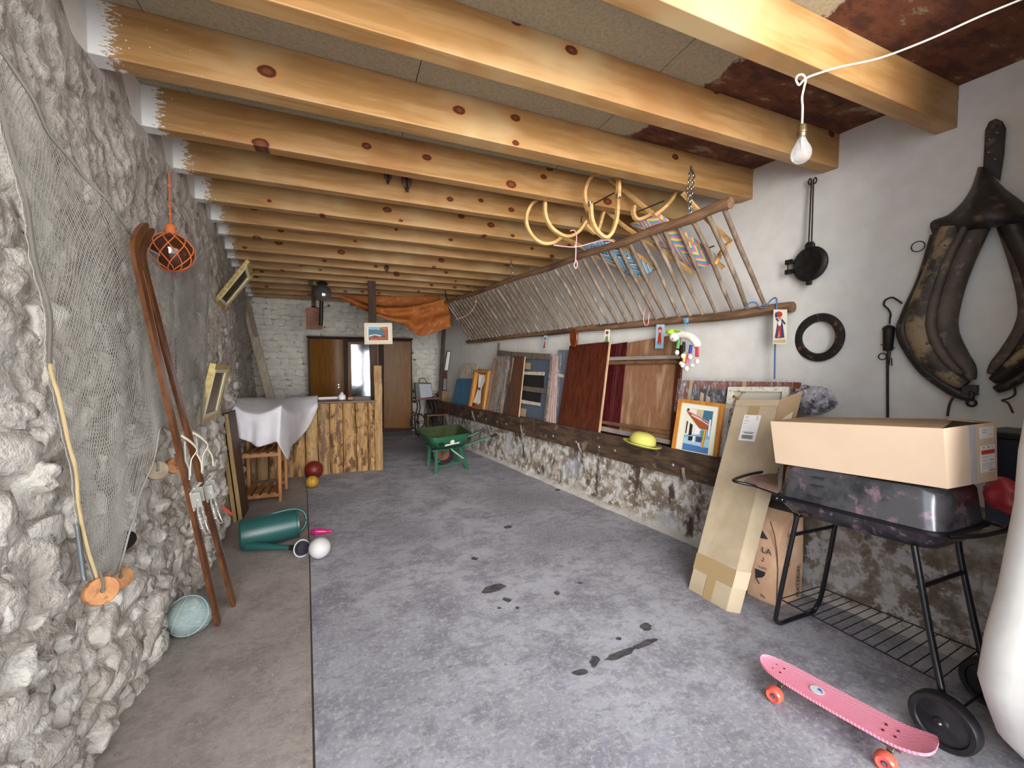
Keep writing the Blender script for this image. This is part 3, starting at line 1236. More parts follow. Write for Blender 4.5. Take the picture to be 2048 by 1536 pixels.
sc_ = thing('steelyard_scale', 'dark iron hanging spring scale with a big hook and a small ring', 'scale', rw(1774, 830, .03))
mb = MB()
mb.tube(spl([rw(1804, 607, .03), rw(1796, 601, .03), rw(1784, 595, .03), rw(1771, 600, .03), rw(1768, 610, .03), rw(1776, 618, .03), rw(1781, 628, .03), rw(1780, 637, .03)], 6), .0055, 7)
add('hook', mb, M['iron'], sc_, smooth=60)
mb = MB()
mb.tube([rw(1780, 636, .03), rw(1779, 648, .03)], .005, 7)
mb.lathe(rw(1776, 700, .03), (rw(1778, 640, .03) - rw(1776, 700, .03)), [(.021, -.005), (.025, .0), (.029, .12), (.031, .130), (.033, .134), (.026, .146), (.008, .157)], 20)
add('scale_body', mb, M['iron'], sc_, smooth=40)
mb = MB()
mb.ring(rw(1765, 713, .035), NR, .020, .0035, 20, 6)
add('ring', mb, M['iron'], sc_, smooth=60)
mb = MB()
mb.tube([rw(1776, 700, .03), rw(1775.5, 722, .03)], .006, 6)
mb.tube([rw(1781, 702, .04), rw(1780, 716, .04), rw(1778, 730, .04), rw(1784, 731, .04), rw(1783, 716, .04)], .003, 6)
mb.tube([rw(1761, 689, .035), rw(1791, 696, .035)], .003, 5)
add('lower_link', mb, M['iron'], sc_, smooth=60)
mb = MB().tube([rw(1775, 718, .03), rw(1775.5, 835, .03)], .0068, 8)
add('long_rod', mb, M['iron'], sc_, smooth=60)

# horse collar
hc = thing('horse_collar', 'large old black leather horse collar with pale worn patches hung on a leather strap', 'horse collar', rw(1945, 815, .05))
M['lea'] = mottled('old_black_leather', '#1B1715', '#322A25', 6, .5, .0, .35, 40, c3='#57493C')
M['lea_pale'] = mottled('worn_pale_leather', '#3B342C', '#8E7B5C', 8, .6, .0, .3, 40, lo=.42, hi=.56, c3='#2A2521')
M['lea_grey'] = mottled('grey_brown_pad', '#5F5348', '#4A4039', 7, .7, .0, .25, 40, c3='#75685A')


def limb(name, pts, d, rs_, rn, m, n=10):
    mb = MB()
    P = spl([rw(x, y, dd) for (x, y), dd in zip(pts, d if isinstance(d, list) else [d] * len(pts))], 6)
    k = len(P)
    R = [lin([i * (k - 1) / (len(rs_) - 1) for i in range(len(rs_))], rs_, q) for q in range(k)]
    mb.tube(P, R, n, up=-NR, ry=[min(rn, r * 1.2) for r in R])
    return add(name, mb, m, hc, smooth=50)


lim_out = [(1874, 470), (1846, 560), (1814, 630), (1808, 672), (1848, 735), (1905, 779), (1940, 795)]
limb('hame', lim_out, .05, [.030, .030, .030, .034, .036, .034, .026], .035, M['lea'])
limb('leather_body', [(1905, 455), (1874, 540), (1845, 620), (1843, 670), (1868, 718), (1905, 752), (1930, 770)], .085, [.05, .055, .066, .066, .060, .046, .03], .06, M['lea_pale'])
limb('piping', [(1935, 445), (1892, 530), (1864, 625), (1866, 670), (1888, 712), (1912, 738), (1925, 748)], .135, [.016, .020, .023, .023, .021, .017, .012], .022, M['lea_grey'])
limb('collar_pad', [(1960, 448), (1915, 540), (1892, 620), (1892, 665), (1912, 708), (1934, 736), (1942, 760)], .075, [.045, .055, .055, .052, .048, .036, .02], .06, M['lea_grey'])
lim_r = [(2040, 440), (2088, 530), (2112, 610), (2108, 665), (2072, 725), (2022, 765), (1992, 780)]
limb('hame', lim_r, .05, [.03, .03, .03, .034, .036, .03, .02], .035, M['lea'])
limb('leather_body', [(2020, 440), (2062, 530), (2085, 610), (2080, 665), (2050, 708), (2012, 745), (1985, 762)], .085, [.05, .05, .058, .058, .05, .036, .02], .06, M['lea'])
limb('collar_pad', [(2010, 450), (2040, 530), (2058, 605), (2052, 650), (2024, 697), (1996, 728), (1980, 748)], .075, [.03, .035, .038, .038, .036, .03, .014], .06, M['lea_grey'])
limb('piping', [(2012, 735), (2035, 715), (2060, 690)], .14, [.016, .02, .02], .02, M['lea_pale'])
# leather cap over the top
mb = MB()
cap = [[rw(1958, 334, .06), rw(1966, 334, .10), rw(1974, 340, .10), rw(1982, 352, .05)],
       [rw(1946, 372, .05), rw(1958, 372, .14), rw(1990, 376, .13), rw(2008, 378, .05)],
       [rw(1926, 404, .05), rw(1950, 404, .17), rw(2006, 404, .16), rw(2040, 402, .05)],
       [rw(1898, 430, .05), rw(1945, 432, .19), rw(2016, 430, .18), rw(2064, 424, .05)],
       [rw(1862, 446, .06), rw(1942, 448, .17), rw(2018, 444, .16), rw(2080, 440, .06)],
       [rw(1870, 476, .06), rw(1930, 462, .12), rw(2014, 452, .10), rw(2072, 470, .06)]]
mb.grid([spl(r, 5) for r in zip(*[spl(c, 4) for c in zip(*cap)])])
add('leather_cap', mb, M['lea'], hc, smooth=180, solid=.008)
mb = MB()
mb.prism([rw(1968, 338, .03), rw(1972, 262, .03), rw(1980, 245, .03), rw(1994, 239, .03), rw(2006, 244, .03), rw(2013, 258, .03), rw(2009, 310, .03), rw(2001, 362, .03)], -NR * .02)
add('hanging_strap', mb, M['lea'], hc, bevel=.003)
mb = MB()
for (x, y) in [(1995, 265), (1991, 318), (1978, 304), (1980, 278)]:
    mb.ball(rw(x, y, .052), .006, 8, 6)
add('studs', mb, M['steel'], hc, smooth=180)['kind'] = 'stuff'
mb = MB()
mb.ring(rw(1836, 493, .05), NR, .030, .003, 24, 6)
add('side_ring', mb, M['iron'], hc, smooth=60)
mb = MB()
mb.obox(rw(1940, 780, .07), DR * .03, NR * .02, (0, 0, .028))
mb.tube([rw(1937, 785, .09), rw(1945, 786, .09), rw(1943, 798, .09)], .012, 8)
add('buckle_block', mb, M['lea'], hc, bevel=.004)
mb = MB().ring(rw(1943, 806, .08), NR, .017, .0065, 20, 8)
add('bottom_ring', mb, M['iron'], hc, smooth=60)
mb = MB().tube(spl([rw(1930, 786, .07), rw(1912, 790, .07), rw(1900, 806, .07), rw(1895, 832, .06)], 5), .006, 6)
add('thong', mb, plain('brown_thong', '#4A362E', .8), hc, smooth=60)
mb = MB().tube(spl([rw(2028, 772, .07), rw(2030, 788, .07), rw(2018, 797, .07), rw(2004, 801, .07), rw(2016, 806, .07), rw(2026, 826, .06)], 5), .005, 6)
add('thong', mb, D.materials['brown_thong'], hc, smooth=60)

# ------------------------------------------------------------------ blue cord and the cards
M['blue_rope'] = plain('blue_cord', '#4A6E9C', .8)
mb = MB()
mb.tube(spl([rw(1488, 617, .20), rw(1500, 606, .17), rw(1512, 606, .15), rw(1518, 614, .14), rw(1530, 615, .13), rw(1540, 602, .12), rw(1552, 596, .12), rw(1553, 615, .13), rw(1551, 660, .10), rw(1550, 700, .09), rw(1549, 758, .09)], 6), .0055, 6)
prop(add('blue_rope', mb, M['blue_rope'], smooth=60), 'blue rope tied round the last rungs and hanging down past a picture card', 'rope')

PC = {k: plain('print_' + k, v, .6) for k, v in dict(red='#C2382F', skin='#E8BE9E', navy='#3C4470', white='#EFECE4', cream='#E9E3CE', sky='#A9CBD8', brown='#6A4A34', green='#6E8B5E', orange='#D46B3A', yellow='#DDB54A',
                                                    black='#1E1C1E', teal='#3E7186', foam='#E7E2D4', rust='#A4522A', dark='#4B2A20', blue='#4A78B0', paleblue='#86B2CC', grey='#8C8C90', sand='#C9B38A', pink='#D0708A').items()}


def ell(cx, cy, a, b, n=14):
    return [(cx + a * math.cos(2 * math.pi * k / n), cy + b * math.sin(2 * math.pi * k / n)) for k in range(n)]


def printed(q, parent, polys, w0=.0, name='print'):
    """Flat print: coloured shapes lying one above the other on the sheet."""
    mb = MB()
    mats, idx = [], {}
    for i, (c, uv) in enumerate(polys):
        if c not in idx:
            idx[c] = len(mats)
            mats.append(PC[c] if isinstance(c, str) else c)
        mb.cur = idx[c]
        q.poly(mb, uv, w0 + .0004 * (i + 1), .0003)
    return add(name, mb, mats, parent, smooth=0)


def card(label, px, d, polys, bgc='cream', th=.003, name='picture_card'):
    q = Quad(*[rw(x, y, d) for (x, y) in px])
    r = thing(name, label, 'card', q.at(.5, 0), 'picture cards')
    mb = MB()
    q.box(mb, 0, 1, 0, 1, -th, 0)
    add('card_sheet', mb, PC[bgc], r, smooth=0)
    printed(q, r, polys)
    return r


kid = [('sand', [(.06, .03), (.94, .03), (.94, .14), (.06, .11)]),
       ('red', [(.30, .20), (.40, .20), (.52, .60), (.36, .58)]), ('red', [(.48, .20), (.60, .20), (.60, .60), (.46, .60)]),
       ('navy', [(.60, .18), (.86, .18), (.70, .62), (.58, .62)]), ('navy', [(.14, .18), (.30, .16), (.42, .62), (.34, .64)]),
       ('white', ell(.48, .60, .12, .08)), ('navy', [(.60, .66), (.90, .56), (.94, .60), (.66, .74)]), ('navy', [(.20, .70), (.42, .64), (.42, .72), (.24, .76)]),
       ('skin', ell(.50, .75, .16, .075)), ('red', ell(.44, .86, .26, .085)), ('navy', ell(.24, .84, .09, .08)), ('black', ell(.44, .745, .03, .02, 8)), ('black', ell(.56, .745, .03, .02, 8)),
       ('brown', [(.28, .17), (.44, .17), (.44, .205), (.28, .205)]), ('brown', [(.48, .17), (.66, .17), (.66, .205), (.48, .205)])]
card('white card printed with a figure in red hat and blue coat beside the rack end', [(1546, 688), (1573, 688), (1574, 619), (1547, 619)], .135, kid)
girl = [('paleblue', [(0, .0), (1, 0), (1, .22), (0, .30)]), ('red', [(.25, .26), (.75, .24), (.66, .66), (.34, .66)]), ('pink', ell(.5, .74, .24, .10)), ('red', ell(.5, .82, .26, .09)),
        ('skin', ell(.5, .73, .15, .06)), ('red', [(.32, .16), (.46, .16), (.46, .30), (.34, .30)]), ('red', [(.54, .16), (.70, .16), (.66, .30), (.54, .30)])]
card('pale blue card with a red printed figure, pinned under the rack beside the plush toy', [(1310, 697), (1326, 697), (1329, 649), (1313, 649)], .15, girl, 'sky')
card('narrow card with a dark haired printed figure above the mahogany board edge', [(1208, 682), (1218, 684), (1220, 659), (1210, 659)], .30, [('green', [(.1, .0), (.9, 0), (.7, .45), (.3, .45)]), ('skin', ell(.5, .58, .2, .1)), ('brown', ell(.5, .74, .3, .14))], 'cream')
card('small card with a red printed figure above the grey wooden frame', [(1084, 699), (1091, 699), (1095, 671), (1088, 671)], .10, [('red', [(.2, .1), (.8, .1), (.6, .6), (.4, .6)]), ('skin', ell(.5, .68, .22, .08)), ('red', ell(.5, .78, .3, .09))], 'sky')

# ------------------------------------------------------------------ plush toy with coloured legs
pt_ = thing('plush_toy', 'white dangling plush toy with lime cap and coloured socks hung from the rack', 'toy', rw(1378, 742, .25))
M['plush'] = mottled('white_plush', '#E6E1D8', '#D5CFC4', 60, .95, 0, .5, 150)
lg = {'green': '#4E9A55', 'black': '#1C1C1E', 'blue': '#2C3C96', 'red': '#B42C3C', 'yellow': '#DDBB3A', 'pink': '#DE5C8A'}
mb = MB()
mb.tube(spl([rw(1348, 672, .25), rw(1362, 669, .25), rw(1378, 672, .25), rw(1390, 682, .25), rw(1397, 695, .25)], 5), [.018] + [.034] * 18 + [.028, .014], 12)
add('body', mb, M['plush'], pt_, smooth=60)
mb = MB().ball(rw(1349, 674, .27), .045, 16, 10, s=(1, 1, .95))
add('head', mb, M['plush'], pt_, smooth=180)
mb = MB().ball(rw(1343, 664, .27), .048, 16, 10, s=(.95, 1, .62), ax=(.2, .3, 1))
mb.ball(rw(1356, 661, .30), .03, 12, 6, s=(1, 1.3, .25))
add('cap', mb, plain('lime_cap', '#A9CC3C', .7), pt_, smooth=180)
mb = MB().ball(rw(1347, 677, .315), .011, 8, 6)
add('nose', mb, plain('pink_nose', '#E3A9A9', .8), pt_, smooth=180)
mb = MB().tube([rw(1369, 668, .25), rw(1370, 650, .20), rw(1373, 637, .14)], .004, 6)
mb.obox(rw(1372, 641, .14), DR * .02, NR * .008, (0, 0, .02))
add('hanging_loop', mb, plain('blue_ribbon', '#6FA3C4', .7), pt_, smooth=60)
for key, a, b, f in [('green', (1358, 679), (1355, 697), (1354, 705)), ('black', (1368, 684), (1367, 703), (1366, 712)), ('blue', (1382, 690), (1380, 706), (1380, 714)), ('red', (1394, 694), (1394, 713), (1394, 723)),
                     ('yellow', (1370, 708), (1368, 724), (1365, 730)), ('pink', (1378, 705), (1374, 727), (1373, 737))]:
    mb = MB().tube([rw(*a, .27), rw(*b, .28)], [.013, .015], 10)
    o = add('sock', mb, plain('sock_' + key, lg[key], .8), pt_, smooth=60)
    o['label'] = key + ' sock leg'
    mb = MB().ball(rw(*f, .285), .023, 12, 8, s=(.8, .9, 1.0))
    add('foot', mb, M['plush'], pt_, smooth=180)
for f_ in ((1384, 731), (1362, 727)):
    add('foot', MB().ball(rw(*f_, .285), .020, 12, 8, s=(.8, 1, .9)), M['plush'], pt_, smooth=180)

# wooden plaque hung from the rack
mb = MB()
c = rw(1146, 675, .30)
prof = spl([c + DR * a + V((0, 0, b)) for a, b in [(0, .105), (.045, .085), (.066, .03), (.06, -.05), (.035, -.10), (0, -.115), (-.035, -.10), (-.06, -.05), (-.066, .03), (-.045, .085)]], 4, True)
mb.prism(prof, NR * .03)
pq = thing('wooden_plaque', 'glossy dark brown oval wooden plaque hung on the lower rail of the hay rack', 'plaque', c - V((0, 0, .115)))
M['varn'] = wood('varnished_brown', '#5E2A14', '#7A3A1C', 'Z', rough=.14, bump=.03)
add('plaque_board', mb, M['varn'], pq, bevel=.010, smooth=60)
mb = MB()
for dz in (-.03, -.06, -.085):
    mb.tube([c - NR * .002 + DR * .03 + V((0, 0, dz)), c - NR * .010 + V((0, 0, dz - .008)), c - NR * .002 - DR * .03 + V((0, 0, dz))], .006, 6)
add('carved_ridge', mb, M['varn'], pq, smooth=60)
# straps hung from the rail on to the wall below
for i, (a, b, c_, lab) in enumerate([((1212, 682), (1209, 705), '#B59A78', 'pale wooden batten hanging below the rail beside the mahogany board'), ((998, 686), (996, 712), '#6A5C4E', 'short grey wooden bracket under the rail above the grey frame')]):
    mb = MB().bar(rw(a[0], a[1], .10), rw(b[0], b[1], .10), .035, .02, NR)
    prop(add('batten', mb, wood('batten_wood' + str(i), c_, c_, 'Z'), smooth=0), lab, 'batten')

# ================================================================== things leaning in the manger
def lq(px, d, toward=None):
    return Quad(*[lean(x, y, d) for (x, y) in px])


def panel(name, label, cat, px, d, th, mats, group=None, edge=None, bev=.002):
    """A slab with a separate edge strip where its side shows."""
    q = lq(px, d)
    r = thing(name, label, cat, q.at(.5, 0, -th / 2), group)
    mb = MB()
    q.box(mb, 0, 1, 0, 1, -th, 0)
    add('board', mb, mats, r, smooth=0, bevel=bev)
    if edge:
        mb = MB()
        q.box(mb, 1, 1.012 + .008, 0, 1, -th, .0005)
        o = add('edge_band', mb, edge, r, smooth=0)
        o['label'] = 'pale raw edge of the board'
    return q, r


M['mahog'] = wood('mahogany_stain', '#3E1C12', '#5C2C1C', 'Z', 1.0, rough=.22, spec=.5, bump=.03)
M['pale_edge'] = wood('pale_edge_wood', '#C9A983', '#A9876A', 'Z', rough=.7)
M['maroon'] = wood('maroon_gloss', '#3A1114', '#521C20', 'Z', rough=.18, bump=.02)
M['ply'] = wood('brown_plywood', '#7C563C', '#8F6A4E', 'Z', 1.6, rough=.5, c3='#A5846A', bump=.05)
M['greybar'] = wood('grey_planed_bar', '#9A9088', '#857A70', 'Y', rough=.6)
M['rawbar'] = wood('brown_rough_bar', '#7A5638', '#5E402A', 'Y', rough=.7, c3='#93714E')
M['plastic'] = mat('clear_plastic', lambda n: (n.bump(n.noise(n.coord(), 16, 6, .65, 1.5), 1.0, .05), n.put(n.b.inputs['Alpha'], n.math('ADD', n.math('MULTIPLY', n.step(n.noise(n.coord(scale=(3, 3, .6)), 14, 4, .6, 1.0), .45, .70), .55), .12)), None)[2], col=C('#DCDDE2'), rough=.1, spec=1.0)
M['greyplastic'] = mat('grey_plastic_sheet', lambda n: n.bump(n.noise(n.coord(), 14, 6, .65, 1.2), .8, .04), col=C('#7B828C'), rough=.3)
M['pine'] = wood('orange_pine', '#D49A55', '#BC7B38', 'Z', rough=.35, bump=.05)
M['pine_dull'] = wood('dull_pine', '#B08255', '#8E643E', 'Z', rough=.6)
M['tape'] = plain('brown_tape', '#B39A72', .35)

# shining mahogany board
q, r = panel('mahogany_board', 'tall glossy mahogany board with a pale edge leaning in the manger', 'board', [(1112, 866), (1194, 886), (1218, 683), (1139, 691)], .11, .02, M['mahog'], edge=M['pale_edge'])

# door frame of plywood, maroon panel and cross bars
bp = thing('plywood_backboard', 'large brown plywood back with maroon strip and cross bars behind the yellow hat', 'panel', lean(1280, 880, .03))
q = lq([(1232, 862), (1338, 886), (1362, 667), (1252, 686)], .02)
mb = MB()
q.box(mb, 0, 1, 0, 1, -.012, 0)
add('plywood_panel', mb, M['ply'], bp, smooth=0)
q = lq([(1192, 872), (1236, 880), (1254, 684), (1214, 690)], .028)
mb = MB()
q.box(mb, 0, 1, 0, 1, -.012, 0)
q.box(mb, .48, .53, 0, 1, 0, .004)
add('maroon_panel', mb, M['maroon'], bp, smooth=0)
q = lq([(1338, 890), (1352, 892), (1366, 690), (1356, 690)], .03)
mb = MB()
q.box(mb, 0, 1, 0, 1, -.02, .006)
add('side_stile', mb, M['mahog'], bp, smooth=0, bevel=.002)
for (px, m, w) in [([(1214, 722), (1360, 718), (1360, 711), (1215, 715)], M['greybar'], .03), ([(1212, 730), (1356, 727), (1356, 722), (1213, 723)], M['rawbar'], .022),
                   ([(1198, 846), (1340, 870), (1341, 862), (1198, 840)], M['rawbar'], .022), ([(1197, 860), (1341, 889), (1342, 880), (1198, 851)], M['greybar'], .03)]:
    q = lq(px, .035)
    mb = MB()
    q.box(mb, 0, 1, 0, 1, -.01, w)
    add('cross_bar', mb, m, bp, smooth=0, bevel=.002)
q = lq([(1192, 884), (1345, 908), (1347, 886), (1194, 864)], .0)
mb = MB()
q.box(mb, 0, 1, 0, 1, -.004, 0)
add('navy_lining', mb, plain('navy_sheet', '#20263C', .5), bp, smooth=0)

# grey frame with cross bars, gaps shaded by dark plates and blue grey sheeting
gf = thing('weathered_shutter', 'grey weathered wooden frame with dark gaps and cross bars leaning in the manger', 'frame', lean(1060, 845, .06))
q = lq([(988, 826), (1100, 855), (1123, 713), (1010, 713)], .015)
mb = MB()
q.box(mb, 0, 1, 0, 1, -.02, 0)
add('backing_sheet', mb, plain('blue_grey_sheet', '#56606E', .5), gf, smooth=0)
M['greyframe'] = wood('weathered_grey', '#75685C', '#5B5048', 'Z', rough=.8)
for px, m in [([(1022, 716), (1100, 720), (1102, 708), (1024, 704)], M['greyframe']), ([(995, 712), (1026, 716), (1026, 704), (996, 700)], M['greyframe']), ([(1086, 852), (1096, 854), (1114, 714), (1103, 713)], M['greyframe']),
              ([(992, 826), (1002, 828), (1030, 716), (1020, 714)], M['greyframe']), ([(1008, 776), (1096, 788), (1097, 778), (1010, 768)], M['greyframe'])]:
    q = lq(px, .03)
    mb = MB()
    q.box(mb, 0, 1, 0, 1, -.012, .018)
    add('frame_bar', mb, m, gf, smooth=0, bevel=.002)
M['stickered'] = mottled('stickered_white_strip', '#D5CBBB', '#B9AD9C', 20, .6, c3='#B4553A')
for px in [[(1046, 749), (1088, 751), (1089, 744), (1047, 743)], [(1040, 806), (1080, 812), (1081, 806), (1042, 799)], [(1112, 752), (1128, 756), (1128, 749), (1113, 746)], [(1020, 763), (1026, 764), (1031, 716), (1026, 716)]]:
    q = lq(px, .045)
    mb = MB()
    q.box(mb, 0, 1, 0, 1, -.004, .004)
    add('white_strip', mb, M['stickered'], gf, smooth=0)
for px in [[(1022, 768), (1087, 776), (1088, 752), (1024, 748)], [(1018, 800), (1080, 806), (1082, 786), (1021, 779)]]:
    q = lq(px, .025)
    mb = MB()
    q.box(mb, 0, 1, 0, 1, -.004, .0)
    add('gap_shade_plate', mb, plain('gap_shade' + str(px[0][0]), '#14100E', .9), gf, smooth=0)  # near-black plate stands in for the shade inside the gap
for px in [[(1050, 738), (1060, 739), (1061, 726), (1051, 725)], [(1040, 832), (1050, 834), (1052, 818), (1042, 816)]]:
    q = lq(px, .045)
    mb = MB()
    q.box(mb, 0, 1, 0, 1, -.004, .001)
    add('paper_label', mb, plain('tan_label' + str(px[0][0]), '#A98E68', .8), gf, smooth=0)

panel('narrow_board', 'narrow dark brown board with a pale edge standing before the grey frame', 'board', [(1010, 832), (1036, 840), (1049, 713), (1029, 713)], .10, .018,
      wood('dull_brown_board', '#4E3324', '#6B4A35', 'Z', rough=.5), edge=M['pale_edge'])

# sheet of plastic behind
panel('plastic_sheet', 'creased grey plastic sheet hung behind the mahogany board', 'sheet', [(1098, 858), (1130, 862), (1142, 700), (1116, 700)], .02, .006, M['greyplastic'])

# bundle of pink sticks in film
sb = thing('wrapped_sticks', 'bundle of long pinkish sticks wrapped in shining clear film', 'bundle', lean(1100, 848, .10))
rs = random.Random(21)
for i in range(8):
    u = i / 7
    mb = MB().tube([lean(lerp(1093, 1110, u), 846, .09 + .012 * (i % 2)), lean(lerp(1100, 1113, u), 780, .10 + .012 * (i % 2)), lean(lerp(1106, 1116, u), 712, .09)], .008, 6)
    add('stick', mb, D.materials.get('pinkish_stick') or wood('pinkish_stick', '#AD8A7A', '#97705F', 'Z', rough=.5), sb, smooth=60)


def film(name, rows_px, d, wob, parent, seed, m=None):
    r_ = random.Random(seed)
    rows = []
    for i, row in enumerate(rows_px):
        rows.append([lean(x, y, d + r_.uniform(-wob, wob)) for (x, y) in row])
    R = [spl(r0, 4) for r0 in rows]
    R = [list(c) for c in zip(*[spl(c, 3) for c in zip(*R)])]
    for r0 in R:
        for k in range(len(r0)):
            r0[k] = r0[k] + NLEAN * (wob * .5 * mnoise.noise(r0[k] * 30)) * -1
    mb = MB()
    mb.grid(R)
    return add(name, mb, m or M['plastic'], parent, smooth=180)


film('clear_film', [[(lerp(a, b, k / 4), y) for k in range(5)] for y, a, b in [(706, 1100, 1124), (740, 1098, 1121), (775, 1096, 1119), (810, 1092, 1116), (840, 1089, 1112), (852, 1086, 1116)]], .135, .016, sb, 3)

# wrapped picture with brown back
wp = thing('wrapped_canvas', 'brown backed canvas wrapped in wrinkled clear film beside the pine tray', 'canvas', lean(982, 826, .08))
q = lq([(972, 824), (1000, 830), (1016, 722), (990, 720)], .05)
mb = MB()
q.box(mb, 0, .62, 0, 1, -.02, 0)
add('brown_back', mb, plain('brown_paper', '#8E6E44', .7), wp, smooth=0)
mb = MB()
q.box(mb, .66, 1.0, 0, 1, -.02, -.004)
add('grey_side', mb, M['greyplastic'], wp, smooth=0)
mb = MB()
rail_frame(mb, lq([(970, 825), (1002, 832), (1018, 720), (988, 716)], .052), .10, .04, -.02, .006)
add('stretcher_bars', mb, M['pine_dull'], wp, smooth=0)
film('clear_film', [[(lerp(a, b, k / 5), y) for k in range(6)] for y, a, b in [(712, 986, 1022), (740, 982, 1018), (770, 977, 1013), (800, 972, 1008), (826, 966, 1003)]], .09, .018, wp, 5)

# pine tray of white sticks
tr = thing('pine_tray', 'orange pine tray frame filled with bundled white sticks stood on end', 'tray', lean(955, 822, .06))
q = lq([(940, 816), (971, 824), (982, 742), (953, 740)], .04)
mb = MB()
rail_frame(mb, q, .13, .06, -.02, .05)
add('tray_frame', mb, M['pine'], tr, smooth=0, bevel=.002)
mb = MB()
q.box(mb, .05, .95, .03, .97, -.02, -.012)
add('tray_base', mb, M['pine_dull'], tr, smooth=0)
for i in range(9):
    a = (lerp(.22, .62, i / 8), .14 + .02 * (i % 3))
    b = (lerp(.30, .84, i / 8), .90 - .03 * (i % 2))
    c = (.50 + (i - 4) * .022, .52)
    mb = MB().tube([q.at(a[0], a[1], .01), q.at(c[0], c[1], .016 + .004 * (i % 3)), q.at(b[0], b[1], .01)], .0095, 6)
    add('white_stick', mb, D.materials.get('white_stick') or mottled('white_stick', '#DCD6CA', '#C2BAAC', 20, .7), tr, smooth=60)
mb = MB()
q.box(mb, .40, .60, .50, .56, .02, .032)
q.box(mb, .22, .40, .08, .16, .02, .03)
add('red_tie', mb, plain('red_tie', '#8E2F2A', .7), tr, smooth=0)
q = lq([(918, 760), (948, 762), (956, 730), (925, 728)], .01)
fl_ = thing('floral_board', 'cream board with a faded red and brown floral print behind the blue board', 'board', q.at(.5, 0))
mb = MB()
q.box(mb, 0, 1, 0, 1, -.01, 0)
add('board', mb, mottled('floral_print', '#D6CDBA', '#C2B49A', 8, .8, c3='#8A5A44'), fl_, smooth=0)
panel('pine_board', 'brown board tucked between the floral board and the pine tray', 'board', [(948, 760), (984, 764), (990, 742), (957, 738)], .012, .012, M['pine_dull'])
bb_ = thing('blue_board', 'flat blue painted board with rounded corners standing in the far end of the manger', 'board', lean(925, 812, .05))
q = lq([(902, 808), (938, 814), (949, 757), (914, 757)], .05)
mb = MB()
mb.prism([q.at(u, v, -.014) for u, v in [(0, 0), (1, 0), (1, .92), (.97, .98), (.92, 1), (.08, 1), (.03, .98), (0, .92)]], q.n * .014)
add('board_face', mb, mottled('blue_paint', '#3E6C8C', '#4A7A98', 4, .5, c3='#365F7C'), bb_, smooth=0)
mb = MB()
q.box(mb, 1.0, 1.03, .02, .92, -.014, 0)
add('pale_edge', mb, plain('blue_pale_edge', '#B9C4C8', .6), bb_, smooth=0)

# wrapped dark painting, long, behind the pine framed photograph
wq = lq([(1346, 908), (1575, 985), (1600, 765), (1366, 761)], .02)
wpn = thing('wrapped_painting', 'wide dark framed painting wrapped in clear film behind the framed photograph', 'painting', wq.at(.3, 0))
mb = MB()
rail_frame(mb, wq, .10, .10, -.02, .012, .006)
add('frame', mb, wood('red_brown_frame', '#6E3622', '#8A4A30', 'Y', rough=.4), wpn, smooth=0)
mb = MB()
wq.box(mb, .08, .92, .08, .92, -.02, -.004)
add('canvas', mb, mottled('dark_painted_canvas', '#2A2630', '#4A4450', 5, .5, c3='#6A5A58'), wpn, smooth=0)
printed(wq, wpn, [('sand', [(.20, .68), (.235, .68), (.235, .84), (.20, .86)]), ('sand', [(.26, .66), (.30, .66), (.30, .80), (.26, .82)]), ('grey', [(.33, .66), (.35, .66), (.35, .78), (.33, .80)])], -.003)
for u in (.085, .58):
    mb = MB()
    wq.box(mb, u, u + .035, .55 if u < .3 else .78, 1.0, .013, .0145)
    add('tape_strip', mb, M['tape'], wpn, smooth=0)
rows = []
for j in range(6):
    v = 1.02 - j * .09
    rows.append([wq.at(-.03 + i * .1, v, .03 + .014 * mnoise.noise(V((i * 1.3, j * 1.7, 3)))) for i in range(11)])
mb = MB()
mb.grid([spl(r0, 4) for r0 in rows])
add('clear_film', mb, M['plastic'], wpn, smooth=180)
film('film_edge', [[(a, y), (a + 4, y), (a + 9, y + 1)] for y, a in [(765, 1362), (800, 1356), (830, 1352), (860, 1350), (885, 1346), (905, 1343)]], .05, .012, wpn, 8)
# swollen end of the film wrapping
bl = thing('film_bundle', 'crumpled clear film bundle with dark contents standing above the long box', 'bundle', rw(1620, 828, .20))
mb = MB()
mb.ball(rw(1622, 800, .20), .15, 28, 20, s=(.5, .95, .66))
for i in range(len(mb.v)):
    p = mb.v[i]
    c = rw(1622, 800, .20)
    mb.v[i] = c + (p - c) * (1 + .35 * mnoise.noise(p * 14) + .25 * mnoise.noise(p * 31))
M['darkfilm'] = mat('painted_glint_film', lambda n: (n.bump(n.noise(n.coord(), 22, 5, .6, 1.5), 1.0, .04), n.mix(n.step(n.noise(n.coord(), 11, 4), .40, .56), C('#4A4650'), C('#B4B1BA')))[1], rough=.1, spec=1.0)  # paler patches paint highlights into the film's colour
add('crumpled_film', mb, M['darkfilm'], bl, smooth=180)

# framed photograph of a courtyard
fq = lq([(1343, 904), (1434, 922), (1449, 808), (1359, 797)], .13)
fp = thing('framed_photograph', 'pine framed photograph of a shaded courtyard with wide cream mount', 'picture', fq.at(.5, 0))
mb = MB()
rail_frame(mb, fq, .085, .065, -.014, .012, .004)
add('frame', mb, wood('honey_pine', '#CE8E45', '#B06E2C', 'Z', rough=.3, bump=.04), fp, smooth=0)
mb = MB()
fq.box(mb, .07, .93, .05, .95, -.012, 0)
add('mount', mb, plain('cream_mount', '#E9E4D0', .7), fp, smooth=0)
iu, iv = (.235, .80), (.085, .845)


def pic(polys):
    return [(c, [(lerp(iu[0], iu[1], a), lerp(iv[0], iv[1], b)) for a, b in uv]) for c, uv in polys]


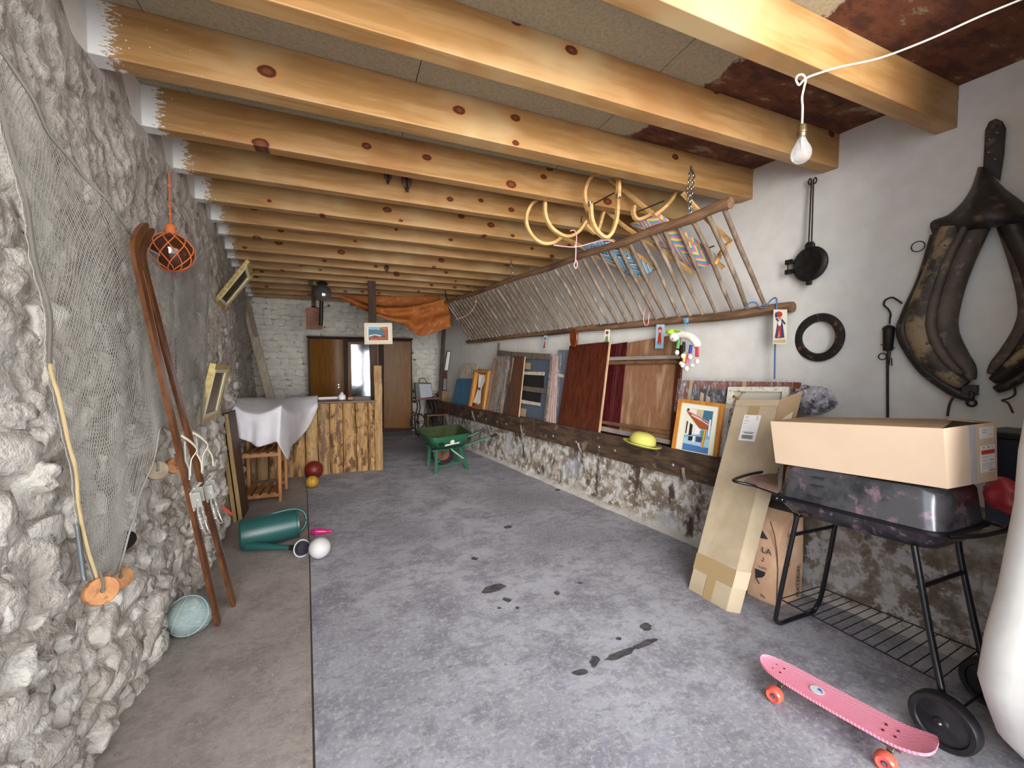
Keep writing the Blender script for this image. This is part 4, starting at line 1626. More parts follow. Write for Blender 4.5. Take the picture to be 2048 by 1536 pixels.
printed(fq, fp, pic([('paleblue', [(0, 0), (1, 0), (1, 1), (0, 1)]), ('blue', [(0, 0), (1, 0), (1, .14), (.4, .20), (0, .16)]), ('sky', [(0, .16), (1, .14), (1, .34), (0, .30)]),
                     ('cream', [(0, .36), (.35, .40), (.62, .52), (.62, .98), (0, 1)]), ('sand', [(.38, .86), (.62, .80), (.60, 1), (.38, 1)]), ('teal', [(.62, .74), (1, .66), (1, 1), (.66, 1)]),
                     ('black', [(.18, .36), (.30, .38), (.30, .62), (.18, .66)]), ('dark', [(.04, .40), (.09, .40), (.10, .68), (.04, .70)]), ('white', [(.40, .40), (.60, .42), (.60, .58), (.40, .62)]),
                     ('green', [(.66, .30), (.84, .30), (.84, .52), (.66, .52)]), ('navy', [(.50, .24), (.72, .24), (.72, .36), (.50, .37)]), ('black', [(.20, .24), (.46, .25), (.46, .35), (.20, .34)]),
                     ('white', [(.36, .22), (.44, .22), (.46, .36), (.38, .36)]),
                     ('rust', [(.05, .92), (.98, .62), (.98, .56), (.58, .56), (.05, .88)]), ('pink', [(.08, .93), (.98, .73), (.98, .69), (.08, .905)]), ('cream', [(.2, .86), (.98, .67), (.98, .655), (.2, .84)]),
                     ('white', [(.92, .44), (.98, .40), (.98, .80), (.92, .80)]), ('yellow', [(.74, .12), (.82, .14), (.86, .54), (.78, .56)]), ('orange', [(.78, .14), (.82, .14), (.86, .54), (.83, .55)]),
                     ('dark', [(.02, .90), (.10, .96), (.12, .98), (.02, 1)])]), .0005)

# white frame with carved gilt inside
oq = lq([(1434, 950), (1560, 985), (1578, 774), (1458, 774)], .06)
of = thing('ornate_picture', 'white painted picture frame with brown carved inlay partly hidden by the tall carton', 'picture', oq.at(.4, 0))
mb = MB()
rail_frame(mb, oq, .085, .05, -.02, .014)
add('frame', mb, mottled('chalk_white', '#DCD8CC', '#CDC6B8', 14, .7, c3='#8A7560'), of, smooth=0, bevel=.002)
mb = MB()
oq.box(mb, .07, .93, .04, .96, -.02, -.004)
add('back_panel', mb, plain('pale_inner_panel', '#BDB6A6', .7), of, smooth=0)
rs = random.Random(9)
mb = MB()
for k in range(60):
    u, v = rs.uniform(.10, .30), rs.uniform(.05, .93)
    a = rs.uniform(0, 6.3)
    mb.tube([oq.at(u + .03 * math.cos(a + t), v + .018 * math.sin(a + t), .004 + .006 * math.sin(t)) for t in (0, .9, 1.8, 2.7)], .005, 5)
o = add('carved_leaf', mb, mottled('gilt_brown', '#7A5A36', '#A88A5C', 30, .5), of, smooth=60)
o['kind'] = 'stuff'

# yellow hat
hq = lean(1280, 880, .17)
yh = thing('yellow_hat', 'yellow moulded bowler hat resting on the manger plank', 'hat', hq + V((0, 0, -.03)))
M['yellow'] = plain('yellow_felt', '#BDB75C', .75)
hc_ = on_z(1280, 891, .785) - NR * -.02
hax = V((.16, -.10, 1)).normalized()
mb = MB().lathe(hc_, hax, [(.104, .012), (.110, .03), (.108, .06), (.098, .085), (.080, .104), (.052, .116), (.02, .120), (.0001, .1205)], 32)
for i in range(len(mb.v)):
    dd = mb.v[i] - hc_
    mb.v[i] = hc_ + dd + DR * dd.dot(DR) * .12
add('crown', mb, M['yellow'], yh, smooth=180)
mb = MB().lathe(hc_, hax, [(.100, .010), (.125, .004), (.150, .012), (.158, .022), (.152, .016), (.125, .000), (.100, .004)], 36, True)
for i in range(len(mb.v)):
    dd = mb.v[i] - hc_
    mb.v[i] = hc_ + dd + DR * dd.dot(DR) * .16
add('brim', mb, M['yellow'], yh, smooth=180)

# ================================================================== cartons
M['card'] = mottled('brown_cardboard', '#B9A78C', '#AF9C80', 6, .8, 0, .05, 200)
M['card_in'] = mottled('inner_cardboard', '#9C8262', '#8E7456', 6, .85)
M['card_pale'] = mottled('pale_cardboard', '#DCC1A6', '#D6BA9E', 3, .8, 0, .04, 200)
M['packtape'] = plain('packing_tape', '#A88F68', .35)
M['label'] = plain('paper_white', '#EAE8E6', .6)
M['ink'] = plain('ink_black', '#2A2A2C', .7)

b1, b2, b3 = on_z(1376, 1177), on_z(1452, 1223), on_z(1481, 1228)
t1, t2 = lean(1472, 800, .21), lean(1561, 800, .21)
cq = Quad(b1, b2, t2, t1)
tc = thing('tall_carton', 'tall narrow cardboard carton with a white address label leaning on the manger', 'box', (b1 + b3) / 2)
# side face runs back from the front face
sv = (b3 - b2)
b4, t4 = b1 + sv, t1 + sv * 1.2
t3 = t2 + sv * 1.2
mb = MB()
mb.hexa([b1, b2, b3, b4, t1, t2, t3, t4])
add('carton_body', mb, M['card'], tc, smooth=0, bevel=.004)
mb = MB()
cq.box(mb, .02, .98, .965, 1.0, .0, .006)
add('top_flap', mb, M['card'], tc, smooth=0, bevel=.002)
f0, f1 = t2 + (t3 - t2) * .0, t2 + (b2 - t2) * .30
mb = MB()
fa, fb = lean(1606, 782, .15), lean(1590, 845, .15)
fq2 = [t2, t2 + (b2 - t2) * .13, fb, fa]
mb.prism(fq2, cq.n * .005)
add('side_flap', mb, M['card_in'], tc, smooth=0)
mb = MB()
for tb_ in ((.36, .60, .905, .97), (-.002, 1.002, .10, .175), (.40, .62, .0, .10)):
    mb = MB()
    cq.box(mb, *tb_, .001, .0022)
    add('tape_strip', mb, M['packtape'], tc, smooth=0)
sq = Quad(b2, b3, t3, t2)
mb = MB()
sq.box(mb, 0, 1, .10, .175, .001, .0022)
add('tape_strip', mb, M['packtape'], tc, smooth=0)
lu = (.30, .68)
lv = (.775, .915)
mb = MB()
cq.box(mb, lu[0], lu[1], lv[0], lv[1], .0015, .0028)
add('address_label', mb, M['label'], tc, smooth=0)
rs = random.Random(4)
mb = MB()
u = .36
while u < .62:
    w = rs.choice([.004, .006, .010])
    cq.box(mb, u, u + w, .785, .806, .0028, .0034)
    u += w + rs.choice([.004, .006])
for v, a, b, h in [(.815, .40, .60, .003), (.8205, .36, .62, .0022), (.905, .34, .42, .0015), (.897, .34, .40, .0012), (.882, .34, .44, .0015), (.868, .34, .40, .0012), (.905, .58, .64, .002), (.897, .60, .64, .002), (.889, .59, .63, .002)]:
    cq.box(mb, a, b, v, v + h, .0028, .0034)
o = add('label_print', mb, M['ink'], tc, smooth=0)
o['kind'] = 'stuff'

# ------------------------------------------------------------------ grill with a long box on its lid
BX = 2.263


def gz(y):                                # the whole grill stands slightly out of level
    return .05 * (1.56 - y)


def G(y, w, z):
    return V((BX + w, y, z + gz(y)))


M['enamel'] = mottled('dull_black_enamel', '#1C1C21', '#343238', 7, .28, .0, .05, 60, c3='#75606A', spec=.7, lo=.42, hi=.60)
M['enamel_lid'] = mottled('mottled_lid_enamel', '#34373A', '#5A595D', 5, .2, .25, .04, 60, c3='#8A727A', spec=.8, lo=.36, hi=.56)
M['tubeblack'] = plain('black_tube', '#121318', .3)
gr = thing('charcoal_grill', 'black charcoal grill on tubular legs with two wheels and a wire shelf', 'grill', (BX + .18, 1.2, 0))


def rrect(y0, y1, w0, w1, r, z, n=6):
    pts = []
    for (cy, cw, a0) in ((y1 - r, w1 - r, 0), (y0 + r, w1 - r, 90), (y0 + r, w0 + r, 180), (y1 - r, w0 + r, 270)):
        for k in range(n + 1):
            an = math.radians(a0 + 90 * k / n)
            # y along cos, w along sin rotated so that the loop is ordered
            pts.append(G(cy + r * math.cos(an) if a0 in (0, 270) else cy + r * math.cos(an), cw + r * math.sin(an), z))
    return pts


mb = MB()
mb.grid([rrect(.93, 1.48, .06, .34, .07, .672), rrect(.90, 1.52, .03, .37, .07, .685), rrect(.865, 1.555, .0, .40, .07, .73), rrect(.85, 1.57, -.012, .412, .07, .764), rrect(.86, 1.56, -.002, .402, .065, .766), rrect(.88, 1.54, .02, .38, .06, .72)], closed=True)
mb.add(rrect(.93, 1.48, .06, .34, .07, .672), [tuple(range(28))])
add('fire_bowl', mb, M['enamel'], gr, smooth=50)
mb = MB()
mb.grid([rrect(.842, 1.578, -.020, .420, .075, .760), rrect(.842, 1.578, -.020, .420, .075, .772), rrect(.86, 1.56, -.004, .404, .07, .774)], closed=True)
add('bowl_rim', mb, M['tubeblack'], gr, smooth=40)
mb = MB()
mb.grid([rrect(.858, 1.562, -.004, .404, .075, .775), rrect(.868, 1.552, .004, .396, .08, .86), rrect(.875, 1.545, .010, .390, .08, .925), rrect(.89, 1.53, .02, .38, .08, .948), rrect(.95, 1.47, .07, .33, .07, .952)], closed=True)
mb.add(rrect(.95, 1.47, .07, .33, .07, .952), [tuple(range(28))])
add('lid', mb, M['enamel_lid'], gr, smooth=50)
for z in (.91, .868, .806):
    mb = MB().obox(G(1.335, -.001, z), (0, .030, -.0015), (.012, 0, 0), (0, 0, .003))
    add('vent_slot', mb, M['ink'], gr, smooth=0)
mb = MB().obox(G(1.52, -.018, .755), (0, .03, 0), (.006, 0, 0), (0, 0, .014))
mb2 = MB()
for y in (1.535, 1.505):
    mb2.ball(G(y, -.026, .757), .005, 8, 6)
add('bracket', mb, M['tubeblack'], gr, smooth=0, bevel=.002)
o = add('bracket_screws', mb2, M['steel'], gr, smooth=180)
o['kind'] = 'stuff'
# legs
mb = MB()
mb.tube(spl([G(1.45, .02, .68), G(1.50, .01, .35), G(1.535, .0, .09), G(1.543, .01, .040), G(1.545, .05, .014), G(1.546, .13, .012), G(1.546, .26, .012), G(1.543, .33, .014), G(1.54, .365, .045), G(1.52, .372, .12), G(1.48, .372, .4), G(1.445, .37, .68)], 5), .0125, 10)
add('leg', mb, M['tubeblack'], gr, smooth=60)
wA, wB = V((BX - .10, .79, .105)), V((BX + .335, .80, .115))
mb = MB().tube([G(.955, .02, .69), lerp(G(.955, .02, .69), wA + V((.035, .01, 0)), .5), wA + V((.035, .01, .02))], .0125, 10)
add('leg', mb, M['tubeblack'], gr, smooth=60)
mb = MB().tube(spl([G(.95, .38, .70), G(.93, .37, .56), wB + V((-.03, .01, .02))], 5), .0125, 10)
add('leg', mb, M['tubeblack'], gr, smooth=60)
mb = MB().tube([G(1.475, .015, .56), G(1.465, .372, .56)], .010, 8)
add('cross_tube', mb, M['tubeblack'], gr, smooth=60)
mb = MB().tube([G(.925, .0, .52), G(.92, .37, .52)], .010, 8)
add('cross_tube', mb, M['tubeblack'], gr, smooth=60)
mb = MB().tube([wA, wB], .005, 6)
add('axle', mb, M['tubeblack'], gr, smooth=60)
M['rubber'] = mottled('dusty_black_plastic', '#141417', '#232327', 20, .45)
for c in (wA, wB):
    mb = MB().lathe(c, (1, .02, 0), [(.0001, -.034), (.02, -.034), (.024, -.026), (.078, -.020), (.082, -.028), (.098, -.030), (.104, -.022), (.105, 0), (.104, .018), (.096, .026), (.06, .022), (.0001, .026)], 36)
    w_ = add('wheel', mb, M['rubber'], gr, smooth=40)
    mb = MB().ball(c + V((-.034, 0, 0)), .007, 8, 6)
    add('hub_cap', mb, M['steel'], w_, smooth=180)
# wire shelf
sa, sb_, sc2, sd = G(1.53, .02, .17), G(1.53, .365, .17), V((BX + .33, .85, .235)), V((BX - .055, .83, .225))
mb = MB().tube([sa, sb_, sc2, sd], .0035, 6, closed=True)
add('shelf_rim', mb, M['tubeblack'], gr, smooth=60)
for i in range(1, 15):
    t = i / 15
    mb = MB().tube([lerp(sa, sd, t), lerp(sb_, sc2, t)], .0024, 5)
    add('shelf_wire', mb, M['tubeblack'], gr, smooth=60)
# side loop with plate
mb = MB()
lp1 = spl([on_x(1556, 988, BX - .012), on_x(1510, 972, BX - .01), on_z(1468, 962, .80), on_z(1478, 955, .80), on_z(1502, 948, .80), on_z(1530, 943, .80), on_z(1556, 938, .80)], 5)
mb.tube(lp1, .009, 8)
add('side_handle', mb, M['tubeblack'], gr, smooth=60)
mb = MB()
mb.prism([on_z(x, y, .795) for x, y in [(1488, 962), (1500, 953), (1556, 944), (1556, 985)]], (0, 0, -.006))
add('side_plate', mb, mottled('rusty_plate', '#7A6058', '#94766A', 9, .6), gr, smooth=0)
lp2 = [G(.845, .02, .765), G(.79, .10, .775), G(.775, .22, .775), G(.78, .32, .775), G(.85, .40, .765)]
mb = MB().tube(spl(lp2, 5), .009, 8)
add('side_handle', mb, M['tubeblack'], gr, smooth=60)

# long carton
lc = thing('long_carton', 'long open cardboard carton with shipping labels lying across the lid of the grill', 'box', G(1.2, .17, .955))


def L_(y, w, z):
    return V((BX - .004 + w, y, z + gz(y)))


p = [L_(1.562, .0, .953), L_(.848, .0, .968), L_(.826, .355, .972), L_(1.60, .355, .955), L_(1.597, -.002, 1.186), L_(.868, -.002, 1.211), L_(.838, .357, 1.222), L_(1.63, .357, 1.19)]
mb = MB()
for quad in ((0, 1, 5, 4), (3, 2, 6, 7), (0, 1, 2, 3), (0, 3, 7, 4)):
    mb.add([p[i] for i in quad], [(0, 1, 2, 3)])
add('carton_body', mb, M['card_pale'], lc, smooth=0, solid=.004)
# top: left flap closed, right end gaping
mb = MB()
pe = lerp(p[5], p[4], .02)
mb.add([p[4], lerp(p[5], p[4], .01), lerp(p[6], p[7], .16) + V((0, 0, .006)), p[7]], [(0, 1, 2, 3)])
add('top_flap', mb, M['card_in'], lc, smooth=0, solid=.004)
mb = MB()
mb.add([lerp(p[6], p[7], .16) + V((0, 0, .006)), p[6] + V((0, 0, -.004)), lerp(p[5], p[6], .55) + V((0, 0, .012)), lerp(lerp(p[5], p[4], .06), lerp(p[6], p[7], .12), .5) + V((0, 0, .022))], [(0, 1, 2, 3)])
add('top_flap', mb, M['card_in'], lc, smooth=0, solid=.004)
eq = Quad(p[1], p[2], p[6], p[5])
mb = MB()
eq.box(mb, 0, 1, 0, 1, -.004, 0)
add('end_flap', mb, M['card_pale'], lc, smooth=0)
mb = MB()
eq.box(mb, .44, .58, .0, 1.0, .0008, .0018)
add('tape_strip', mb, plain('grey_tape', '#B9B7B4', .3), lc, smooth=0)
mb = MB()
eq.box(mb, .66, .93, .74, .94, .0008, .002)
add('paper_label', mb, M['label'], lc, smooth=0)
mb = MB()
eq.box(mb, .66, .95, .16, .62, .0008, .002)
add('paper_label', mb, M['label'], lc, smooth=0)
mb = MB()
eq.box(mb, .67, .94, .47, .54, .002, .0026)
add('red_band', mb, PC['red'], lc, smooth=0)
mb = MB()
for a, b, v, h in [(.70, .74, .575, .02), (.80, .83, .57, .03), (.88, .90, .575, .02), (.69, .80, .42, .008), (.69, .76, .36, .006), (.84, .92, .36, .012), (.69, .92, .30, .006), (.69, .88, .27, .006), (.69, .90, .23, .006), (.82, .94, .18, .02), (.70, .80, .88, .008), (.70, .78, .84, .012), (.84, .90, .80, .006)]:
    eq.box(mb, a, b, v, v + h, .002, .0026)
o = add('label_print', mb, PC['grey'], lc, smooth=0)
o['kind'] = 'stuff'

# red bag hanging behind the grill lid
mb = MB().ball(G(.80, .37, .905), .072, 24, 16, s=(.55, 1.0, 1.0))
for i in range(len(mb.v)):
    mb.v[i] = mb.v[i] + V((0, 0, .03 * mnoise.noise(mb.v[i] * 18))) + V((.02 * mnoise.noise(mb.v[i] * 25), 0, 0))
prop(add('red_bag', mb, plain('red_plastic_bag', '#A03038', .35), smooth=180), 'crumpled red plastic bag tucked between the grill lid and the long carton', 'bag')

# ------------------------------------------------------------------ charcoal bag
M['kraft'] = mottled('kraft_paper', '#D6B294', '#C79E7E', 4, .8, 0, .3, 30, c3='#D9B494')
cb = thing('charcoal_bag', 'kraft paper charcoal bag with a black rolled top standing behind the grill leg', 'bag', V((2.52, 1.80, 0)))
A0, A1, A2 = on_z(1496, 1188), on_z(1553, 1214), on_z(1601, 1195)
back = (A2 - A1)
A3 = A0 + back
prof = [(0, 1.0, 1.0, 0), (.04, 1.03, 1.05, 0), (.30, 1.02, 1.04, .0), (.46, 1.0, .9, .02), (.53, .98, .62, .05), (.57, .96, .38, .07)]
rows = []
ctr = (A0 + A1 + A2 + A3) / 4
for z, sw, sd, sh in prof:
    a = (A1 - A0) / 2 * sw
    b = back / 2 * sd
    row = []
    for (ca, cb_) in [(-1, -1), (-.5, -1.04), (0, -1.06), (.5, -1.04), (1, -1), (1.06, -.3), (.96 - (.10 if z > .3 else 0), 0), (1.06, .3), (1, 1), (.5, 1.04), (0, 1.06), (-.5, 1.04), (-1, 1), (-1.06, .3), (-.96, 0), (-1.06, -.3)]:
        pp = ctr + a * ca + b * cb_ + back.normalized() * sh
        row.append(V((pp.x, pp.y, z)) + V((.006 * mnoise.noise(V((ca * 3, cb_ * 3, z * 9))), .006 * mnoise.noise(V((ca * 4, cb_ * 3, z * 8 + 5))), 0)))
    rows.append(row)
R = [list(c) for c in zip(*[spl(c, 4) for c in zip(*rows)])]
mb = MB()
mb.grid(R, closed=True)
add('paper_sack', mb, M['kraft'], cb, smooth=50)
top = rows[-1]
mb = MB()
rt = [[V((q_.x, q_.y, q_.z - .035)) + (q_ - sum(top, V((0, 0, 0))) / 16) * .06 for q_ in top], [V((q_.x, q_.y, q_.z + .02)) + (q_ - sum(top, V((0, 0, 0))) / 16) * .04 for q_ in top], [lerp(q_, sum(top, V((0, 0, 0))) / 16, .5) + V((0, 0, .045)) for q_ in top]]
mb.grid(rt, closed=True)
mb.add(rt[-1], [tuple(range(16))])
add('rolled_top', mb, plain('black_paper', '#211D1B', .6), cb, smooth=50)


def lettering(txt, loc, xdir, ydir, size, m, parent, name='lettering'):
    cu = D.curves.new(name, 'FONT')
    cu.body = txt
    cu.size = size
    cu.extrude = .0004
    t_o = D.objects.new('tmp', cu)
    me = D.meshes.new_from_object(t_o)
    D.objects.remove(t_o)
    me.materials.clear()
    me.materials.append(m)
    o = D.objects.new(name, me)
    o['kind'] = 'stuff'
    COL.objects.link(o)
    x, y = V(xdir).normalized(), V(ydir)
    y = (y - x * y.dot(x)).normalized()
    z = x.cross(y)
    o.parent = parent
    l = V(loc) - world_loc(parent)
    o.matrix_local = Matrix(((x.x, y.x, z.x, l.x), (x.y, y.y, z.y, l.y), (x.z, y.z, z.z, l.z), (0, 0, 0, 1)))
    return o


bn = (A1 - A0).cross(V((0, 0, 1))).normalized()
if (CAM - ctr).dot(bn) < 0:
    bn = -bn
sn = back.cross(V((0, 0, 1))).normalized()
if (CAM - ctr).dot(sn) < 0:
    sn = -sn
ft = Quad(A0, A1, A1 + V((0, 0, .4)), A0 + V((0, 0, .4)))
off = bn * .022
lettering('LA', ft.at(.50, .80) + off, A1 - A0, (0, 0, 1), .052, M['ink'], cb)
lettering('2', ft.at(.50, .66) + off, A1 - A0, (.3, 0, 1), .035, M['ink'], cb)
lettering('LLATS', ft.at(.42, .54) + off, A1 - A0, (0, 0, 1), .018, M['ink'], cb)
lettering('3kg', ft.at(.50, .09) + off, A1 - A0, (0, 0, 1), .020, M['ink'], cb)
mb = MB()
gp = [(.30, .50), (.66, .50)] + [(.66 - .36 * (1 - math.cos(t)) , .50 - .14 * math.sin(t)) for t in (.4, .8, 1.2, 1.5)]
mb.prism([ft.at(u, v) + off for u, v in gp], bn * .001)
mb.prism([ft.at(u, v) + off for u, v in [(.30, .36), (.35, .36), (.48, .28), (.44, .28)]], bn * .001)
mb.prism([ft.at(u, v) + off for u, v in [(.44, 1.02), (.72, 1.04), (.50, 1.16)]], bn * .001)
o = add('printed_cup', mb, M['ink'], cb, smooth=0)
st_ = Quad(A1, A2, A2 + V((0, 0, .4)), A1 + V((0, 0, .4)))
lettering('MATERIAL', st_.at(.80, .08) + sn * .020, (0, 0, 1), -(A2 - A1), .046, M['ink'], cb)
lettering('LA PARRILLA', st_.at(.36, .62) + sn * .022, (0, 0, 1), -(A2 - A1), .036, M['ink'], cb)
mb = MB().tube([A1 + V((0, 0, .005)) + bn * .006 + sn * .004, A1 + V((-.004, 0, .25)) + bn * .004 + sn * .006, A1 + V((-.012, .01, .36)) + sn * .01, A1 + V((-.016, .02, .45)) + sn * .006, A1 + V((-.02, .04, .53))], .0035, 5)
add('fold_shadow_line', mb, plain('fold_shadow_tone', '#5A4A40', .8), cb, smooth=60)  # shadow of the fold drawn as a thin dark tube

# ------------------------------------------------------------------ skateboard
zd = .105
NZ, TL = on_z(1522, 1318, zd), on_z(1874, 1496, zd + .03)
ax = V((TL.x - NZ.x, TL.y - NZ.y, 0))
SL = ax.length
ax.normalize()
sd_ = V((-ax.y, ax.x, 0))
if sd_.x < 0:
    sd_ = -sd_
sk = thing('skateboard', 'small pink plastic skateboard with translucent orange wheels on the concrete', 'skateboard', (NZ + TL) / 2 - V((0, 0, zd)))
M['pinkdeck'] = mat('pink_deck_plastic', lambda n: (n.bump(n.wave(n.coord(rot=(0, 0, math.atan2(ax.y, ax.x) + .5)), 45, 0, 0), .5, .003), C('#EE90A4'))[1], rough=.4)
ts = [0, .012, .04, .09, .16, .25, .4, .55, .7, .82, .9, .955, .985, 1.0]
hw = [.004, .026, .046, .060, .069, .074, .0755, .076, .075, .074, .073, .068, .056, .030]
zz_ = [.012, .010, .006, .002, 0, -.002, -.004, -.004, -.003, -.001, .010, .022, .030, .033]
rows = []
for t, h, dz in zip(ts, hw, zz_):
    c = V((NZ.x, NZ.y, zd)) + ax * (t * SL)
    top = [c + sd_ * (h * k) + V((0, 0, dz + .006 * abs(k) ** 3)) for k in (-1, -.7, -.35, 0, .35, .7, 1)]
    bot = [c + sd_ * (h * k * .97) + V((0, 0, dz - .011 + .004 * abs(k) ** 3)) for k in (1, .7, .35, 0, -.35, -.7, -1)]
    rows.append(top + bot)
R = [list(c) for c in zip(*[spl(c, 4) for c in zip(*rows)])]
mb = MB()
mb.grid(R, closed=True)
mb.add(R[0], [tuple(range(14))])
mb.add(R[-1], [tuple(range(13, -1, -1))])
add('deck', mb, M['pinkdeck'], sk, smooth=50)
cdk = V((NZ.x, NZ.y, zd - .0005)) + ax * (.385 * SL)
mb = MB().lathe(cdk, (0, 0, 1), [(.0001, .0), (.026, 0), (.026, .0016), (.0001, .0016)], 28)
sticker = add('round_sticker', mb, plain('pale_sticker', '#CFD2D4', .4), sk, smooth=0)
mb = MB()
mb.prism([cdk + V((0, 0, .0018)) + ax * (.018 * math.cos(a)) * 1 + sd_ * (.018 * math.sin(a)) for a in [0, .3, .6, .9, 1.2, 1.57]] + [cdk + V((0, 0, .0018))], (0, 0, .0006))
mb.prism([cdk + V((0, 0, .0018)) + ax * (.020 + .003 * math.cos(a)) + sd_ * (-.004 + .004 * math.sin(a)) for a in [k * .8 for k in range(8)]], (0, 0, .0006))
add('emblem', mb, PC['blue'], sticker, smooth=0)
for t in (.10, .155, .76, .82):
    for s in (-1, 1):
        mb = MB().lathe(V((NZ.x, NZ.y, zd)) + ax * (t * SL) + sd_ * (.021 * s) + V((0, 0, -.001)), (0, 0, 1), [(.0001, 0), (.005, 0), (.0045, .003), (.0001, .0032)], 10)
        add('bolt', mb, plain('bolt_red_%d' % int(t * 100 + s), '#5A1F2A', .4), sk, smooth=0)
M['wheel_or'] = mat('translucent_orange', col=C('#E46A55'), rough=.2, **{'Transmission Weight': .25, 'Subsurface Weight': .2, 'Subsurface Radius': (.02, .008, .006)})
M['wheel_pk'] = plain('pink_core', '#D6568C', .4)
for t in (.16, .80):
    c = V((NZ.x, NZ.y, 0)) + ax * (t * SL)
    mb = MB().bar(c + sd_ * -.035 + V((0, 0, .045)), c + sd_ * .035 + V((0, 0, .045)), .02, .018)
    mb.obox(c + V((0, 0, .072)), ax * .03, sd_ * .022, (0, 0, .020))
    mb.tube([c - sd_ * .10 + V((0, 0, .034)), c + sd_ * .10 + V((0, 0, .034))], .004, 8)
    add('truck', mb, M['steel'], sk, smooth=30, bevel=.002)
    for s in (-1, 1):
        wc_ = c + sd_ * (.080 * s) + V((0, 0, .0335))
        mb = MB().lathe(wc_, sd_ * s, [(.012, -.022), (.026, -.023), (.0325, -.015), (.0335, -.006), (.0335, .008), (.031, .018), (.025, .022), (.018, .019), (.012, .018)], 28, True)
        wo = add('wheel', mb, M['wheel_or'], sk, smooth=50)
        mb = MB().lathe(wc_, sd_ * s, [(.0001, -.014), (.018, -.012), (.018, .014), (.010, .017), (.0085, .012), (.0001, .012)], 20)
        add('core', mb, M['wheel_pk'], wo, smooth=40)
        mb = MB().lathe(wc_, sd_ * s, [(.0001, .010), (.008, .012), (.007, .021), (.0001, .022)], 10)
        add('axle_nut', mb, M['steel'], wo, smooth=40)

# ------------------------------------------------------------------ dark bins on the ledge
M['bin'] = plain('navy_bin', '#1B2236', .45)
bn_ = thing('storage_bin', 'dark navy plastic storage bin with a black lid standing on the stone ledge', 'bin', V((3.02, .86, .70)))
mb = MB()
y0, y1, x0, x1 = .69, .985, 2.96, 3.24
for (z0, z1, e) in ((.705, .90, 0), (.905, 1.15, .006)):
    mb.hexa([(x0 - e + .01, y0, z0), (x1, y0, z0), (x1 - .03, y1 + e - .015, z0), (x0 - e + .01, y1 + e - .015, z0), (x0 - e, y0, z1), (x1, y0, z1), (x1 - .03, y1 + e, z1), (x0 - e, y1 + e, z1)])
add('tub', mb, M['bin'], bn_, smooth=0, bevel=.008)
mb = MB().box(x0 - .02, x1 - .01, y0, y1 + .02, 1.15, 1.18)
add('lid', mb, plain('black_lid', '#15161A', .4), bn_, smooth=0, bevel=.006)
mb = MB().ball((x0 - .002, .80, .86), .012, 8, 6)
add('catch', mb, plain('grey_catch', '#8A8478', .5), bn_, smooth=180)

# ================================================================== along the rubble wall
# ---- fishing net hung on the wall
COLS = [((-60, 40), (172, 1170)), ((40, 180), (200, 1160)), ((120, 300), (232, 1128)), ((200, 402), (250, 1050)), ((268, 482), (298, 905)), ((296, 500), (306, 858)), ((332, 524), (326, 858)), ((374, 530), (360, 862)), ((416, 492), (396, 852))]
TOPE = spl([lw(*c[0], .07) for c in COLS], 8)
BOTE = spl([lw(*c[1], .08) for c in COLS], 8)


def net_pt(u, v, lay=0):
    k = u * (len(TOPE) - 1)
    i = min(int(k), len(TOPE) - 2)
    a = lerp(TOPE[i], TOPE[i + 1], k - i)
    b = lerp(BOTE[i], BOTE[i + 1], k - i)
    p = lerp(a, b, v)
    d = .028 * mnoise.noise(V((p.y * 2.6, p.z * 2.0, 3 + lay * 5))) + .012 * mnoise.noise(V((p.y * 8, p.z * 7, 3 + lay))) + .014 + lay * .012
    side = .03 * mnoise.noise(V((p.y * 3, p.z * 3, 9)))
    return p + NL * d + V((0, side, 0))


net = thing('fishing_net', 'large grey fishing net draped over the whitewashed rubble wall', 'net', net_pt(.1, .98))
M['net'] = plain('grey_net_cord', '#A29D94', .9)
M['net2'] = plain('old_rope', '#B8A074', .9)
Wn = sum((TOPE[i + 1] - TOPE[i]).length for i in range(len(TOPE) - 1))
Hn = 1.62
for lay, cell in ((0, .030), (1, .024)):
    nu, nv = int(Wn / cell), int(Hn / cell)
    mb = MB()
    for sgn in (1, -1):
        for s in range(-nv, nu + nv, 1):
            pts = []
            st_ = 2
            for j in range(0, nv + 1, st_):
                i = s + (j if sgn > 0 else -j)
                if (0 if lay == 0 else nu * .74) <= i <= nu:
                    pts.append(net_pt(i / nu, j / nv, lay))
            if len(pts) > 1:
                mb.tube(pts, .0011 if lay == 0 else .0009, 3, cap=False, up=(1, 0, 0))
    o = add('net_mesh', mb, M['net'], net, smooth=0, recalc=False)
    o['kind'] = 'stuff'
for vv, nm in ((0.0, 'head_rope'), (1.0, 'foot_rope')):
    mb = MB().tube([net_pt(i / 60, vv) + NL * .006 for i in range(61)], .005 if vv == 0 else .004, 6)
    add(nm, mb, M['net'], net, smooth=60)
mb = MB().tube([net_pt(0.004, .50 + .5 * i / 30) + NL * .012 for i in range(31)], .0055, 6)
add('side_rope', mb, M['net2'], net, smooth=60)
mb = MB().tube([net_pt(0.0, .0 + .52 * i / 30) + NL * .012 for i in range(31)], .006, 6)
add('dark_side_rope', mb, plain('dark_rope', '#6B665E', .9), net, smooth=60)
mb = MB().tube([net_pt(.985, i / 20) + NL * .01 for i in range(21)], .006, 6)
add('dark_side_rope', mb, D.materials['dark_rope'], net, smooth=60)
mb = MB()
mb.grid([[lw(150 + i * 1.4, 1050 + i * 11, .09), lw(154 + i * 1.5, 1050 + i * 11, .10), lw(159 + i * 1.4, 1052 + i * 11, .09)] for i in range(11)])
add('blue_net_end', mb, plain('blue_netting', '#A3B0BA', .9), net, smooth=60, solid=.004)
